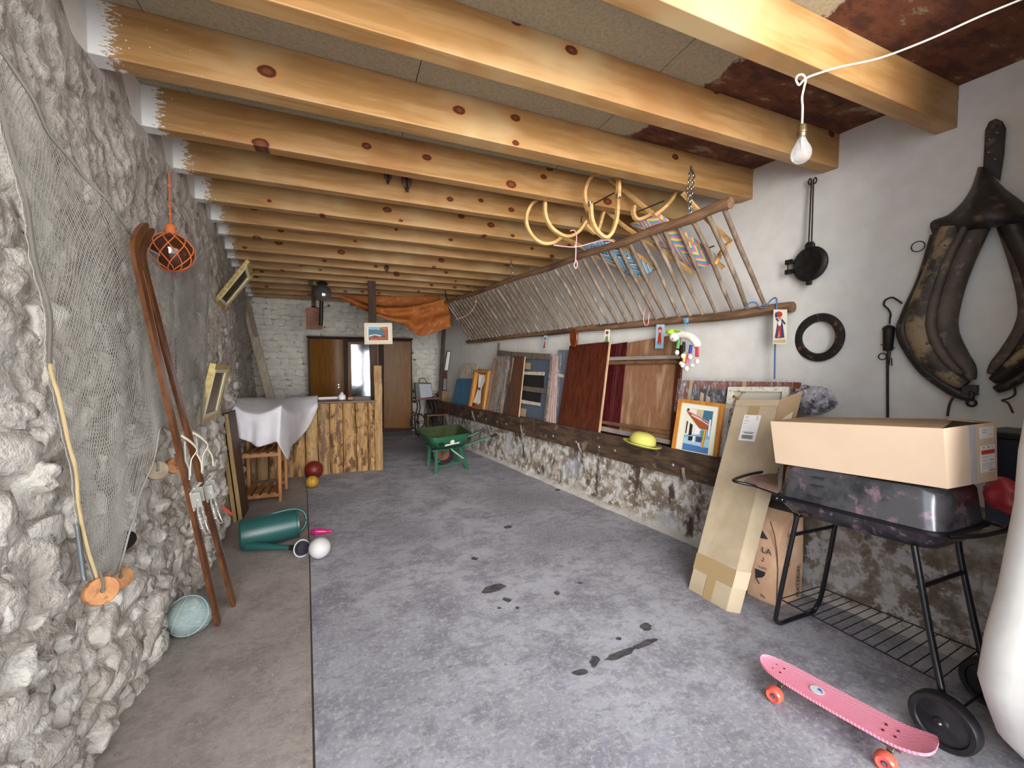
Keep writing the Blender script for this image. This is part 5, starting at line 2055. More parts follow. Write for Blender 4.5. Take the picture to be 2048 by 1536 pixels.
mb = MB().tube(spl([lw(354, 800, .10), lw(352, 745, .10), lw(352, 700, .10), lw(351, 676, .10)], 4), .004, 5)
prop(add('red_twine', mb, plain('dark_red_twine', '#6E1F33', .9), smooth=60), 'short dark red twine dangling on the net beside the skis', 'twine')
M['cork'] = mottled('net_cork', '#C08A5A', '#A9734A', 18, .85, 0, .2, 80, c3='#8A5C3C')
M['cork_grey'] = mottled('grey_cork', '#93836F', '#7A6A58', 18, .85, 0, .2, 80)
for (px, py, r, d, tn, m, lab) in [(201, 1182, .046, .12, (.62, -.78, .35), M['cork'], 'round pale cork float lowest on the fishing net'), (234, 1158, .046, .07, (.75, -.5, .55), M['cork'], 'round cork float tucked behind the lowest cork of the net'),
                                   (312, 941, .045, .10, (.6, -.8, .2), M['cork_grey'], 'greyish cork float on the net behind the skis'), (350, 931, .044, .10, (.6, -.8, .2), M['cork'], 'reddish cork float hanging close behind the ski bindings')]:
    c = lw(px, py, d)
    t = V(tn).normalized()
    cf = thing('cork_float', lab, 'float', c - V((0, 0, r)), 'cork floats of the net')
    mb = MB().lathe(c, t, [(.007, -.022), (r * .93, -.022), (r, -.016), (r, .016), (r * .95, .021), (.007, .021)], 30, True)
    add('cork_disc', mb, m, cf, smooth=40)
    mb = MB().tube([c + t * .026 + V((0, 0, 0)), c + t * .028 + V((0, 0, r * .6)), c + t * .01 + V((0, 0, r * 1.15)), c + V((0, 0, r * 1.5))], .004, 5)
    mb.tube([c + t * -.02, c + t * .027], .0065, 6)
    add('cord', mb, D.materials['dark_rope'], cf, smooth=60)

# ---- glass float in an orange net
gfl = thing('glass_float', 'brown glass fishing float in a knotted orange net hung from a beam', 'float', lw(343, 530, .10))
gc = lw(343, 505, .12)
GR = .098
M['brownglass'] = mat('brown_glass', col=C('#3A1C0E'), rough=.05, spec=.8)
mb = MB().ball(gc, GR, 28, 18)
add('glass_ball', mb, M['brownglass'], gfl, smooth=180)
M['orange_cord'] = plain('orange_cord', '#B45E30', .8)
mb = MB()
for k in range(9):
    for sg in (1, -1):
        pts = []
        for i in range(15):
            th = math.pi * (.08 + .90 * i / 14)
            an = 2 * math.pi * k / 9 + sg * .55 * i / 4
            pts.append(gc + V((math.sin(th) * math.cos(an), math.sin(th) * math.sin(an), math.cos(th))) * (GR + .004))
        mb.tube(pts, .0032, 5)
o = add('float_net', mb, M['orange_cord'], gfl, smooth=60)
tp = lw(338, 345, .12)
mb = MB()
t0 = gc + V((0, 0, GR + .005))
mb.tube([t0 + V((0, 0, -.01)), t0 + V((0, 0, .015)), t0 + V((0, 0, .035)), t0 + V((0, 0, .05))], [.03, .024, .028, .010], 10)
mb.tube([t0 + V((0, 0, .04)), V((tp.x, tp.y, tp.z))], .0045, 6)
for dz in (.10, .14):
    mb.ball(t0 + V((0, 0, dz)), .009, 8, 6)
mb.ball(lerp(t0, tp, .78), .011, 8, 6)
add('hanging_cord', mb, M['orange_cord'], gfl, smooth=60)

# ---- pair of old wooden skis
M['ski'] = wood('varnished_ski', '#512D1A', '#6E4426', 'Z', rough=.3, c3='#42251A', bump=.03)
M['ski_edge'] = wood('worn_ski_edge', '#B98A5E', '#A5744C', 'Z', rough=.4)
M['chrome'] = plain('chrome_steel', '#DAD8D0', .25, .65)
M['strap'] = plain('cream_strap', '#D5CCB4', .7)


def ski(label, F, T, tips, dn, grp='old wooden skis'):
    F, T = V(F), V(T)
    # both lean in the plane through the line F-T and the y axis
    N = (T - F).cross(V((0, 1, 0))).normalized()
    root = thing('ski', label, 'ski', F, grp)
    tip = [on_pl(x, y, T, N) for (x, y) in tips]
    body = [lerp(F, T, t) for t in (.0, .03, .08, .2, .4, .6, .8)]
    P = spl(body + [T] + tip, 5)
    upv = V(dn).normalized()
    n = len(P)
    wd = [lin([0, 3, 12, n * .35, n * .6, n - 12, n - 4, n - 1], [.020, .029, .031, .026, .026, .024, .016, .006], i) for i in range(n)]
    mb = MB()
    mb.tube(P, wd, up=upv, ry=.0085, square=True)
    add('ski_body', mb, M['ski'], root, smooth=30)
    # pale worn edge strip along the side towards the door
    s = None
    e = MB()
    Q = []
    for i in range(2, int(n * .62)):
        t = (P[i + 1] - P[i - 1]).normalized()
        u = (upv - t * upv.dot(t)).normalized()
        s = t.cross(u)
        if s.x > 0:
            s = -s
        Q.append(P[i] + s * (wd[i] + .0015))
    e.tube(Q, .002, up=upv, ry=.0088, square=True)
    add('worn_edge', e, M['ski_edge'], root, smooth=30)
    # binding
    def pt(t, w=0.0, sd=0.0):
        a = lerp(F, T, t)
        tt = (T - F).normalized()
        u = (upv - tt * upv.dot(tt)).normalized()
        return a + u * (.0085 + w) + tt.cross(u) * sd
    tt = (T - F).normalized()
    u = (upv - tt * upv.dot(tt)).normalized()
    s = tt.cross(u)
    mb = MB()
    mb.obox(pt(.43, .004), tt * .055, s * .027, u * .004)
    for sd in (-.028, .028):
        mb.obox(pt(.435, .022, sd), tt * .042, s * .003, u * .022)
    add('toe_iron', mb, M['chrome'], root, smooth=0, bevel=.002)
    mb = MB()
    mb.tube([pt(.47, .03, -.02), pt(.475, .045, 0), pt(.47, .03, .02)], .008, 8)
    mb.tube([pt(.435, .03, -.030), pt(.40, .02, -.033), pt(.36, .022, -.032), pt(.325, .03, -.024), pt(.318, .04, 0), pt(.325, .03, .024), pt(.36, .022, .032), pt(.40, .02, .033), pt(.435, .03, .030)], .0045, 7)
    add('cable', mb, M['chrome'], root, smooth=60)
    for sd in (-.032, .032):
        mb = MB()
        hel = []
        for k in range(60):
            a = k * .9
            hel.append(pt(lerp(.345, .395, k / 59), .021, sd) + (u * math.cos(a) + s * math.sin(a)) * .007)
        mb.tube(hel, .0022, 5)
        add('spring', mb, M['chrome'], root, smooth=60)
    mb = MB().tube([pt(.49, .006, 0), pt(.52, .012, .01), pt(.55, .01, -.01), pt(.60, .02, 0)], .0045, 6)
    add('lever_arm', mb, M['chrome'], root, smooth=60)
    mb = MB()
    mb.tube(spl([pt(.50, .012, .006), pt(.54, .025, .02), pt(.56, .05, .03), pt(.575, .055, .022), pt(.60, .04, .0), pt(.62, .015, -.01)], 4), .0055, up=u, ry=.002, square=True)
    mb.tube(spl([pt(.555, .05, .03), pt(.53, .06, .035), pt(.50, .055, .03)], 4), .005, up=u, ry=.002, square=True)
    add('strap', mb, M['strap'], root, smooth=30)
    return root, pt


F1, F2 = on_z(437, 1248, .005), on_z(468, 1210, .005)
T1, T2 = lw(281, 560, .13), lw(297, 572, .13)
dn = (.95, .04, .05)
s1, pt1 = ski('nearer of two old brown wooden skis leaning on the net, tail beside the blue ball', F1, T1, [(272, 520), (269, 494), (275, 473), (285, 457), (293, 449)], dn)
s2, pt2 = ski('farther of two old brown wooden skis leaning on the net, standing behind the other', F2, T2, [(287, 528), (284, 503), (288, 482), (297, 467), (305, 459)], dn)
mb = MB().tube([pt2(.36, .05, .03), pt2(.33, .07, .05), pt2(.315, .075, .07)], .008, 6)
o = add('red_lever', mb, plain('red_lever', '#A63A28', .5), s2, smooth=60)
o['label'] = 'red tipped release lever'

# ---- gilt framed pictures hung high, tipped forward from the rubble wall
M['gilt'] = mottled('pale_gilt', '#D6C384', '#B59A5A', 30, .35, .5, .1, 90)
M['gilt_side'] = wood('frame_side_wood', '#8E7A52', '#6E5A3A', 'Y', rough=.6)
M['darkpaint'] = mottled('dark_oil_painting', '#2A2416', '#4A3C20', 8, .3, c3='#5E5430')


def tipped(label, nb, nt, fb, ft_, yn, yf, th=.045):
    q = Quad(on_y(*nb, yn), on_y(*fb, yf), on_y(*ft_, yf), on_y(*nt, yn), toward=V((3, 5, 1)))
    r = thing('gilt_framed_painting', label, 'picture', q.at(.5, 0))
    mb = MB()
    rail_frame(mb, q, .11, .09, -th, 0, .012)
    add('frame', mb, M['gilt'], r, smooth=0)
    mb = MB()
    i = Quad(q.at(.11, .09, -.006), q.at(.89, .09, -.006), q.at(.89, .91, -.006), q.at(.11, .91, -.006), toward=V((3, 5, 1)))
    rail_frame(mb, i, .10, .07, -.012, .004, .004)
    add('slip', mb, plain('cream_slip' + label[:3], '#CFC6A8', .6), r, smooth=0)
    mb = MB()
    i.box(mb, .08, .92, .06, .94, -.02, -.008)
    add('canvas', mb, M['darkpaint'], r, smooth=0)
    mb = MB()
    q.box(mb, .02, .98, .02, .98, -th - .004, -th + .004)
    add('backing', mb, M['gilt_side'], r, smooth=0)
    return r


tipped('gilt framed dark painting hung high under the beams, tipped steeply forward', (432, 607), (500, 523), (450, 621), (507, 552), 4.72, 5.02, .035)
tipped('gilt framed dark painting hung low beside the skis, tipped forward', (402, 850), (432, 728), (437, 834), (461, 731), 3.48, 3.90, .035)

# ---- three thin boards on edge against the wall
for i, (bx, tx, lab) in enumerate([((464, 1040), (433, 840), 'thin pale edged board leaning nearest the rubble wall beside the stool'), ((474, 1044), (444, 832), 'middle of three thin boards leaning against the rubble wall'), ((485, 1043), (455, 828), 'outermost of three thin boards leaning against the rubble wall, its dark face towards the stool')]):
    b = on_z(*bx)
    t = on_y(*tx, b.y)
    q = Quad(b, b + V((-.02, .40, 0)), t + V((-.02, .40, 0)), t, toward=V((3, 5, 1)))
    r = thing('thin_board', lab, 'board', q.at(.5, 0), 'boards leaning beside the stool')
    mb = MB()
    q.box(mb, 0.01, 1, 0, 1, -.026, 0)
    add('board_face', mb, D.materials.get('dark_board_face') or wood('dark_board_face', '#5E4630', '#4A3624', 'Z', rough=.6), r, smooth=0)
    mb = MB()
    q.box(mb, -.01, .012, 0, 1, -.030, .002)
    add('edge_strip', mb, D.materials.get('gilt_edge') or wood('gilt_edge', '#A88C5C', '#8E7248', 'Z', rough=.5), r, smooth=0)

# ---- slatted stool stand with a cloth over it
M['beech'] = wood('warm_beech', '#B9814E', '#A06A3C', 'Z', rough=.45)
M['beechx'] = wood('warm_beech_slat', '#A8744A', '#8E5E38', 'Y', rough=.5)
yF, yK = 5.12, 5.62
XL, XRR = on_y(478, 990, yF).x, on_y(561, 990, yF).x
ztop = on_y(560, 818, yF).z
zm, zl = on_y(520, 910, yF).z, on_y(520, 992, yF).z
stl = thing('slatted_stand', 'wooden slatted two shelf stand half covered by a white cloth before the counter', 'stand', ((XL + XRR) / 2, (yF + yK) / 2, 0))
for x in (XL, XRR):
    for y in (yF, yK):
        mb = MB().box(x - .016, x + .016, y - .016, y + .016, 0, ztop - .035)
        add('leg', mb, M['beech'], stl, smooth=0, bevel=.003)
for z in (zm, zl, ztop - .12):
    for y in (yF - .008, yK + .008):
        mb = MB().box(XL, XRR, y - .010, y + .010, z - .022, z + .014)
        add('shelf_rail', mb, M['beechx'], stl, smooth=0, bevel=.002)
    for k in range(4):
        w = (XRR - XL - .06) / 4
        x = XL + .03 + w * k
        mb = MB().box(x + .014, x + w - .014, yF, yK, z + .010, z + .024)
        add('slat', mb, M['beechx'], stl, smooth=0, bevel=.002)

# ---- plank counter
cnt = thing('plank_counter', 'bar counter faced with upright rough bark edged pine planks', 'counter', (-.4, 6.5, 0))


def slab_fn(n):
    v = n.coord(scale=(1, 1, .22), rnd=17)
    g = n.noise(v, 16, 6, .62, .8)
    c = n.mix(n.step(g, .34, .62), C('#644428'), C('#A9824E'))
    w = n.coord(scale=(1.2, 1, .5), rnd=31)
    c = n.mix(n.step(n.noise(w, 9, 5, .65), .54, .60), c, C('#5A3820'))
    c = n.mix(n.step(n.noise(w, 13, 5, .65), .64, .68), c, C('#CDB07C'))
    c = n.mix(n.step(n.noise(w, 19, 5, .65), .66, .70), c, C('#2A1A14'))
    rnd_ = n.new('ShaderNodeObjectInfo').outputs['Random']
    c = n.mix(n.math('MULTIPLY', n.step(rnd_, .2, 1.0), .6), c, C('#7A664E'))
    c = n.mix(n.math('MULTIPLY', n.step(n.math('FRACT', n.math('MULTIPLY', rnd_, 7.3)), .55, .9), .4), c, C('#C9A46C'))
    n.bump(g, .5, .01)
    return c


M['slab'] = mat('bark_slab', slab_fn, rough=.65)
M['darkwood'] = wood('dark_plank', '#3E2C20', '#54402E', 'Z', rough=.7)
edges = [487, 512, 536, 560, 586, 610, 636, 660, 686, 712, 736, 751]
rs = random.Random(2)
for i in range(len(edges) - 1):
    xa, xb = on_y(edges[i], 870, 6.2).x, on_y(edges[i + 1], 870, 6.2).x
    mb = MB()
    rows = []
    cb2 = rs.uniform(.014, .034)
    for k in range(17):
        z = .0 + .985 * k / 16
        j1, j2 = .012 * mnoise.noise(V((i * 7.1, z * 3, 1))), .012 * mnoise.noise(V((i * 5.3, z * 3, 4)))
        rows.append([V((lerp(xa + .004 + j1, xb - .004 + j2, t), 6.2 - cb2 * math.sin(math.pi * min(1, max(0, t))) ** .6 - .006 * mnoise.noise(V((i, z * 6, t * 3))), z)) for t in [q_ / 8 for q_ in range(9)]] + [V((xb - .004 + j2, 6.23, z)), V((xa + .004 + j1, 6.23, z))])
    mb.grid(rows, closed=True)
    mb.add(rows[-1], [tuple(range(11))])
    add('plank', mb, M['slab'], cnt, smooth=40)
xa, xb = on_y(750, 870, 6.16).x, on_y(765, 870, 6.16).x
mb = MB()
rows = []
for k in range(25):
    z = 1.505 * k / 24
    j = .006 * mnoise.noise(V((3, z * 4, 1)))
    rows.append([V((xa + j, 6.15, z)), V((lerp(xa, xb, .5), 6.13 + j, z)), V((xb + j, 6.15, z)), V((xb + j, 6.24, z)), V((xa + j, 6.24, z))])
mb.grid(rows, closed=True)
mb.add(rows[-1], [tuple(range(5))])
add('end_post', mb, M['slab'], cnt, smooth=40)
mb = MB().box(-1.09, xb - .04, 6.14, 6.95, .985, 1.012)
add('counter_top', mb, wood('counter_board', '#6E4A30', '#54361F', 'X', rough=.5), cnt, smooth=0, bevel=.004)
mb = MB().box(xb - .05, xb - .02, 6.24, 6.92, 0, .985)
add('side_panel', mb, M['darkwood'], cnt, smooth=0)
mb = MB().box(-1.08, xb - .08, 6.26, 6.30, .0, .97)
add('inner_panel', mb, M['darkwood'], cnt, smooth=0)

# white cloth over stand and counter
top_px = [(459, 826, 5.08), (470, 813, 5.06), (484, 822, 5.07), (502, 827, 5.08), (520, 828, 5.07), (540, 822, 5.06), (561, 812, 5.05), (566, 815, 5.10), (576, 823, 5.25), (590, 829, 5.5), (606, 828, 5.8), (620, 817, 6.0), (635, 806, 6.10)]
hem_px = [(467, 880), (474, 877), (486, 878), (500, 886), (516, 893), (536, 889), (553, 884), (562, 897), (576, 920), (584, 892), (597, 880), (618, 853), (637, 812)]
bk_px = [(470, 806), (478, 802), (490, 800), (505, 800), (520, 799), (540, 801), (556, 802), (570, 800), (582, 796), (596, 797), (608, 797), (622, 796), (636, 795)]
bky = [5.7, 5.75, 5.8, 5.9, 6.0, 6.1, 6.2, 6.25, 6.3, 6.35, 6.4, 6.4, 6.4]
M['cloth'] = mottled('white_cotton', '#DAD6DA', '#CFCBD0', 5, .9, 0, .15, 120)
clt = []
for i in range(len(top_px)):
    a = on_y(*bk_px[i], bky[i])
    b = on_y(*top_px[i])
    dy = .0 if i < 6 else (-.04 if i < 9 else 0)
    c = on_y(*hem_px[i], top_px[i][2] - .02 + dy)
    fold = .020 * math.sin(i * 2.6)
    clt.append([a + V((0, 0, .03)), lerp(a, b, .35) + V((0, 0, .05)), lerp(a, b, .7) + V((0, 0, .03)), b + V((0, 0, .004)), lerp(b, c, .12) + V((0, -.012, 0)), lerp(b, c, .4) + V((0, -.02 + fold, 0)), lerp(b, c, .7) + V((0, -.012 + fold * 1.3, 0)), c + V((0, fold * 1.5, 0))])
R = [spl(r0, 4) for r0 in clt]
R = [list(c) for c in zip(*[spl(c, 4) for c in zip(*R)])]
mb = MB()
mb.grid(R)
prop(add('white_cloth', mb, M['cloth'], smooth=180, solid=.003), 'white cotton cloth draped over the slatted stand and the counter corner', 'cloth')

# things on the counter
mb = MB().tube([V((on_y(636, 799, 6.45).x, 6.45, 1.035)), V((on_y(678, 796, 6.5).x, 6.5, 1.035))], .022, 16)
prop(add('paper_roll', mb, plain('white_paper_roll', '#CFCCC8', .7), smooth=40), 'rolled sheet of white paper lying on the counter top', 'paper roll')
btl = thing('squeeze_bottle', 'small white plastic bottle with a red cap on the counter', 'bottle', V((on_y(684, 797, 6.4).x, 6.4, 1.012)))
bo = V((on_y(684, 797, 6.4).x, 6.4, 1.012))
mb = MB().lathe(bo, (0, 0, 1), [(.04, 0), (.05, .006), (.052, .05), (.046, .066), (.024, .082), (.018, .09), (.018, .105), (.0001, .106)], 20)
add('bottle_body', mb, plain('white_bottle', '#D8D4D4', .35), btl, smooth=40)
mb = MB().lathe(bo, (0, 0, 1), [(.014, .105), (.016, .112), (.010, .122), (.0001, .124)], 14)
add('cap', mb, PC['red'], btl, smooth=40)
mb = MB().box(on_y(696, 797, 6.4).x, on_y(706, 797, 6.4).x, 6.36, 6.46, 1.012, 1.05)
prop(add('wooden_block', mb, M['pine_dull'], smooth=0, bevel=.004), 'small wooden block beside the white bottle on the counter', 'block')

# pale timber leaning in the corner behind the counter
a, b = on_y(546, 815, 8.6), on_y(486, 588, 9.0)
mb = MB().bar(a + (a - b) * ((a.z - .03) / (b.z - a.z)), b, .13, .045, (0, -1, 0))
lt = thing('leaning_timber', 'long pale weathered timber leaning in the corner behind the counter', 'timber', a + (a - b) * ((a.z - .03) / (b.z - a.z)))
add('timber', mb, wood('pale_timber', '#C2B6A2', '#A39682', 'Z', rough=.8), lt, smooth=0, bevel=.004)
a2, b2_ = on_y(513, 672, 8.72), on_y(494, 600, 8.86)
mb = MB().bar(a2, b2_ + (b2_ - a2) * .2, .06, .03, (0, -1, 0))
add('side_batten', mb, wood('pinkish_batten', '#A58E7A', '#8E7866', 'Z', rough=.8), lt, smooth=0)

# ---- post with a seascape hung on it
px0 = on_y(753, 700, 6.98)
mb = MB().bar(V((px0.x - .035, 6.98, 0)), V((px0.x - .06, 6.98, ZB)), .115, .10, (0, -1, 0))
prop(add('roof_post', mb, wood('dark_old_post', '#4E3A2E', '#3A2A22', 'Z', rough=.8, c3='#6A5242'), smooth=0, bevel=.006), 'square dark old timber post holding the beams behind the counter', 'post')
sq_ = Quad(on_y(729, 689, 6.88), on_y(785, 688, 6.88), on_y(784, 646, 6.88), on_y(728, 646, 6.88))
sp_ = thing('seascape_painting', 'small painting of sea and orange cliffs in a cream frame on the dark post', 'picture', sq_.at(.5, 0))
mb = MB()
rail_frame(mb, sq_, .11, .14, -.02, .014, .004)
add('frame', mb, plain('cream_frame', '#D9CDAE', .5), sp_, smooth=0)
mb = MB()
si = Quad(sq_.at(.10, .13, .002), sq_.at(.90, .13, .002), sq_.at(.90, .87, .002), sq_.at(.10, .87, .002))
rail_frame(mb, si, .06, .07, -.01, .008, .003)
add('slip', mb, PC['white'], sp_, smooth=0)
mb = MB()
si.box(mb, .03, .97, .03, .97, -.01, 0)
add('canvas', mb, PC['teal'], sp_, smooth=0)


def p2q(polys, a=.06, b=.94):
    return [(c, [(lerp(a, b, u), lerp(a, b, v)) for u, v in uv]) for c, uv in polys]


printed(si, sp_, p2q([('paleblue', [(0, .78), (1, .80), (1, 1), (0, 1)]), ('teal', [(0, .30), (1, .3), (1, .80), (0, .80)]), ('rust', [(0, 0), (1, 0), (1, .34), (.7, .28), (.3, .36), (0, .22)]), ('foam', [(.02, .28), (.3, .40), (.6, .30), (.66, .36), (.35, .46), (.05, .40)]),
                      ('rust', [(.52, .86), (.70, .97), (.98, 1), (1, .2), (.86, .26), (.74, .52), (.80, .72), (.62, .80)]), ('orange', [(.60, .90), (.85, .98), (.95, .80), (.80, .78)]), ('sand', [(.48, .80), (.56, .90), (.54, .72)]), ('dark', [(.18, .18), (.42, .22), (.5, .30), (.3, .30)]), ('dark', [(.62, .22), (.86, .28), (.84, .36), (.66, .30)]),
                      ('orange', [(.1, .04), (.5, .08), (.4, .14), (.1, .12)])]))

# ---- orange sail cloth slung under the far beams
SY = 7.45
topc = [(672, 587), (700, 593), (735, 606), (775, 612), (820, 612), (858, 606), (884, 599), (893, 600)]
botc = [(674, 590), (706, 610), (742, 628), (778, 640), (810, 650), (838, 671), (872, 664), (906, 652)]
rows = []
for i in range(8):
    a, b = on_y(*topc[i], SY + .1), on_y(*botc[i], SY - .1)
    rows.append([lerp(a, b, t / 5) + V((0, .05 * math.sin(t * 2.1 + i * .7) * (.3 if i == 0 else 1), 0)) for t in range(6)])
R = [spl(r0, 5) for r0 in rows]
R = [list(c) for c in zip(*[spl(c, 5) for c in zip(*R)])]
hp = on_y(893, 600, SY)
for r0 in R:
    for k in range(len(r0)):
        dv = r0[k] - hp
        an = math.atan2(dv.z, dv.x)
        r0[k] = r0[k] + V((0, .035 * math.sin(an * 22) * min(1, dv.length * 1.6), 0))
M['sail'] = mottled('orange_sailcloth', '#B0662A', '#9A5420', 4, .75, 0, .2, 60, c3='#C27A3A')
osl = thing('orange_sail', 'orange brown sailcloth slung under the far beams beside the hay rack', 'cloth', on_y(838, 671, SY))
mb = MB()
mb.grid(R)
add('sailcloth', mb, M['sail'], osl, smooth=180, solid=.004)
mb = MB()
mb.grid([[on_y(x, yy, SY + .5 + k * .02) for x in (700, 740, 790, 840, 880)] for k, yy in ((0, 592), (1, 600), (2, 612))])
add('orange_lit_sheet', mb, M['sail'], osl, smooth=180, solid=.004)  # added sheet whose colour stands for the orange-lit area behind the sail
mb = MB().tube([hp, hp + V((-.02, 0, .18)), hp + V((-.01, -.05, .26))], .006, 6)
add('tie_cord', mb, M['iron'], osl, smooth=60)

# ---- lantern and carved board by the back wall
ly = 7.32
lc_ = on_y(645, 586, ly)
ln = thing('carriage_lantern', 'old round glass carriage lantern on a stick hung under the far beams', 'lantern', on_y(644, 632, ly))
mb = MB().lathe(lc_ + V((0, .10, 0)), (0, -1, 0), [(.09, 0), (.12, .02), (.13, .09), (.135, .11), (.12, .115)], 28)
add('lamp_housing', mb, M['iron'], ln, smooth=40)
mb = MB().lathe(lc_, (0, -1, 0), [(.118, .0), (.09, .02), (.05, .032), (.0001, .036)], 28)
add('lens', mb, mat('old_lens', col=C('#5A5650'), rough=.08, metal=.3, spec=.9), ln, smooth=180)
mb = MB().lathe(lc_ + V((0, .04, .13)), (0, 0, 1), [(.06, 0), (.09, .03), (.06, .05), (.03, .07), (.0001, .075)], 20)
mb.obox(lc_ + V((-.17, .04, .17)), (.03, 0, 0), (0, .03, 0), (0, 0, .06))
add('chimney', mb, M['iron'], ln, smooth=40)
mb = MB().tube([lc_ + V((-.02, .04, -.12)), lc_ + V((-.035, .04, -.52))], .030, 10)
add('socket_tube', mb, M['iron'], ln, smooth=60)
mb = MB().tube([lc_ + V((0, .04, .19)), lc_ + V((-.02, .04, .30)), lc_ + V((.02, .04, .36)), lc_ + V((.04, .04, .26))], .005, 6)
add('wire_loop', mb, plain('copper_wire', '#A0602E', .5, .7), ln, smooth=60)
cbq = Quad(on_y(612, 659, 7.75), on_y(645, 659, 7.75), on_y(645, 617, 7.75), on_y(611, 617, 7.75))
cbd = thing('carved_board', 'reddish carved wooden board with rows of small marks beside the lantern', 'board', cbq.at(.5, 0))
mb = MB()
mb.prism([cbq.at(u, v, -.03) for u, v in [(0, 0), (1, 0), (1, 1), (.78, 1.05), (.62, 1.10), (.40, 1.10), (.24, 1.05), (0, 1)]], cbq.n * .03)
add('board_body', mb, mottled('red_brown_block', '#8A5E48', '#744A38', 12, .7), cbd, smooth=0)
mb = MB()
for r_ in range(9):
    for c_i in range(9):
        if random.random() < .85:
            cbq.box(mb, .08 + c_i * .095, .13 + c_i * .095, .08 + r_ * .085, .115 + r_ * .085, .0, .003)
o = add('carved_marks', mb, plain('dark_marks', '#4A2E24', .8), cbd, smooth=0)
o['kind'] = 'stuff'
mb = MB().bar(cbq.at(.47, 1.05, -.015), cbq.at(.50, 2.05, -.015), .07, .03, (0, -1, 0))
add('handle', mb, M['darkwood'], cbd, smooth=0)

# ---- wardrobe
wyf = 9.03
wx0, wx1 = on_y(617, 770, wyf).x, on_y(825, 770, wyf).x
wz1 = 2.06
wd_ = thing('wardrobe', 'large three door brown wardrobe with a tall centre mirror against the back wall', 'wardrobe', ((wx0 + wx1) / 2, 9.3, 0))
M['ward'] = wood('dark_walnut', '#2E1A12', '#3E2418', 'Z', rough=.5, spec=.15)
M['doorw'] = wood('amber_veneer', '#7A5324', '#6A451C', 'Z', 1.0, rough=.34, spec=.15, bump=.02)
mb = MB().box(wx0, wx1, wyf + .03, 9.56, .10, wz1)
add('carcass', mb, M['ward'], wd_, smooth=0, bevel=.01)
mb = MB().box(wx0 + .03, wx1 - .03, wyf + .06, 9.5, 0, .10)
add('plinth', mb, plain('plinth_black', '#120E0C', .6), wd_, smooth=0)
mb = MB().box(wx0 - .02, wx1 + .02, wyf - .02, 9.57, wz1, wz1 + .035)
add('cornice', mb, M['ward'], wd_, smooth=0, bevel=.008)
xa, xb = on_y(621, 770, wyf).x, on_y(688, 770, wyf).x
rows = []
for k in range(13):
    t = k / 12
    rows.append([V((lerp(xa, xb, t), wyf + .03 - .14 * math.sin(math.pi * t * .62 + .0) ** 1.2, z)) for z in (.14, wz1 - .03)])
mb = MB()
mb.grid(rows)
mb.add([r0[1] for r0 in rows] + [V((xb, wyf + .04, wz1 - .03)), V((xa, wyf + .04, wz1 - .03))], [tuple(range(15))])
mb.add([rows[-1][0], rows[-1][1], V((xb, wyf + .04, wz1 - .03)), V((xb, wyf + .04, .14))], [(0, 1, 2, 3)])
d1 = add('bowed_door', mb, M['doorw'], wd_, smooth=50)
mb = MB().obox((xb - .10, wyf - .125, 1.10), (.012, 0, 0), (0, .008, 0), (0, 0, .04))
mb.ball((xb - .10, wyf - .14, 1.10), .014, 10, 8)
add('escutcheon', mb, M['steel'], d1, smooth=60)
mb = MB()
dq = Quad(on_y(696, 855, wyf), on_y(757, 855, wyf), on_y(757, 684, wyf), on_y(696, 684, wyf))
dq.box(mb, 0, 1, 0, 1, -.02, .01)
dm = add('mirror_door', mb, M['doorw'], wd_, smooth=0)
mq = Quad(on_y(704, 792, wyf - .012), on_y(752, 792, wyf - .012), on_y(752, 689, wyf - .012), on_y(702, 689, wyf - .012))
mb = MB()
mq.box(mb, 0, 1, 0, 1, -.003, .002)
add('mirror_glass', mb, mat('mirror', lambda n: (n.bump(n.noise(n.coord(), 3, 2), .04, .05), C('#8E9198'))[1], rough=.10, metal=1.0), dm, smooth=0)
mb = MB()
dq2 = Quad(on_y(768, 856, wyf), on_y(822, 856, wyf), on_y(822, 683, wyf), on_y(767, 683, wyf))
dq2.box(mb, 0, 1, 0, 1, -.02, .014)
d3 = add('flat_door', mb, M['doorw'], wd_, smooth=0, bevel=.004)
for v_, s_ in ((.40, .012), (.45, .008), (.35, .012), (.52, .012)):
    mb = MB().ball(dq2.at(.10, v_, .02), s_, 8, 6, s=(1, .6, 1.6))
    add('brass_fitting', mb, plain('worn_brass%d' % int(v_ * 100), '#A98A4A', .35, .9), d3, smooth=180)

# ---- far corner: post, sewing machine stand, radio, boards
mb = MB().bar(on_y(878, 830, 8.9), on_y(888, 655, 8.95), .075, .06, (0, -1, 0))
prop(add('corner_post', mb, M['darkwood'], smooth=0, bevel=.004), 'narrow dark timber standing upright in the far corner', 'timber')
cc_ = Quad(on_y(884, 808, 8.95), on_y(904, 808, 8.95), on_y(904, 782, 8.95), on_y(884, 782, 8.95))
mb = MB()
cc_.box(mb, 0, 1, 0, 1, -.02, 0)
prop(add('cardboard_sheet', mb, M['card_in'], smooth=0), 'brown cardboard sheet standing behind the blue board', 'cardboard')
sy = 8.55
sx0, sx1 = on_y(832, 800, sy).x, on_y(880, 800, sy).x
stz = on_y(850, 796, sy).z
sm = thing('sewing_machine_table', 'old treadle sewing machine table with black cast iron legs and wheel', 'table', ((sx0 + sx1) / 2, sy + .2, 0))
mb = MB().box(sx0, sx1, sy, sy + .42, stz - .035, stz)
add('table_top', mb, wood('worn_top', '#6A4428', '#54341E', 'X', rough=.5), sm, smooth=0, bevel=.004)
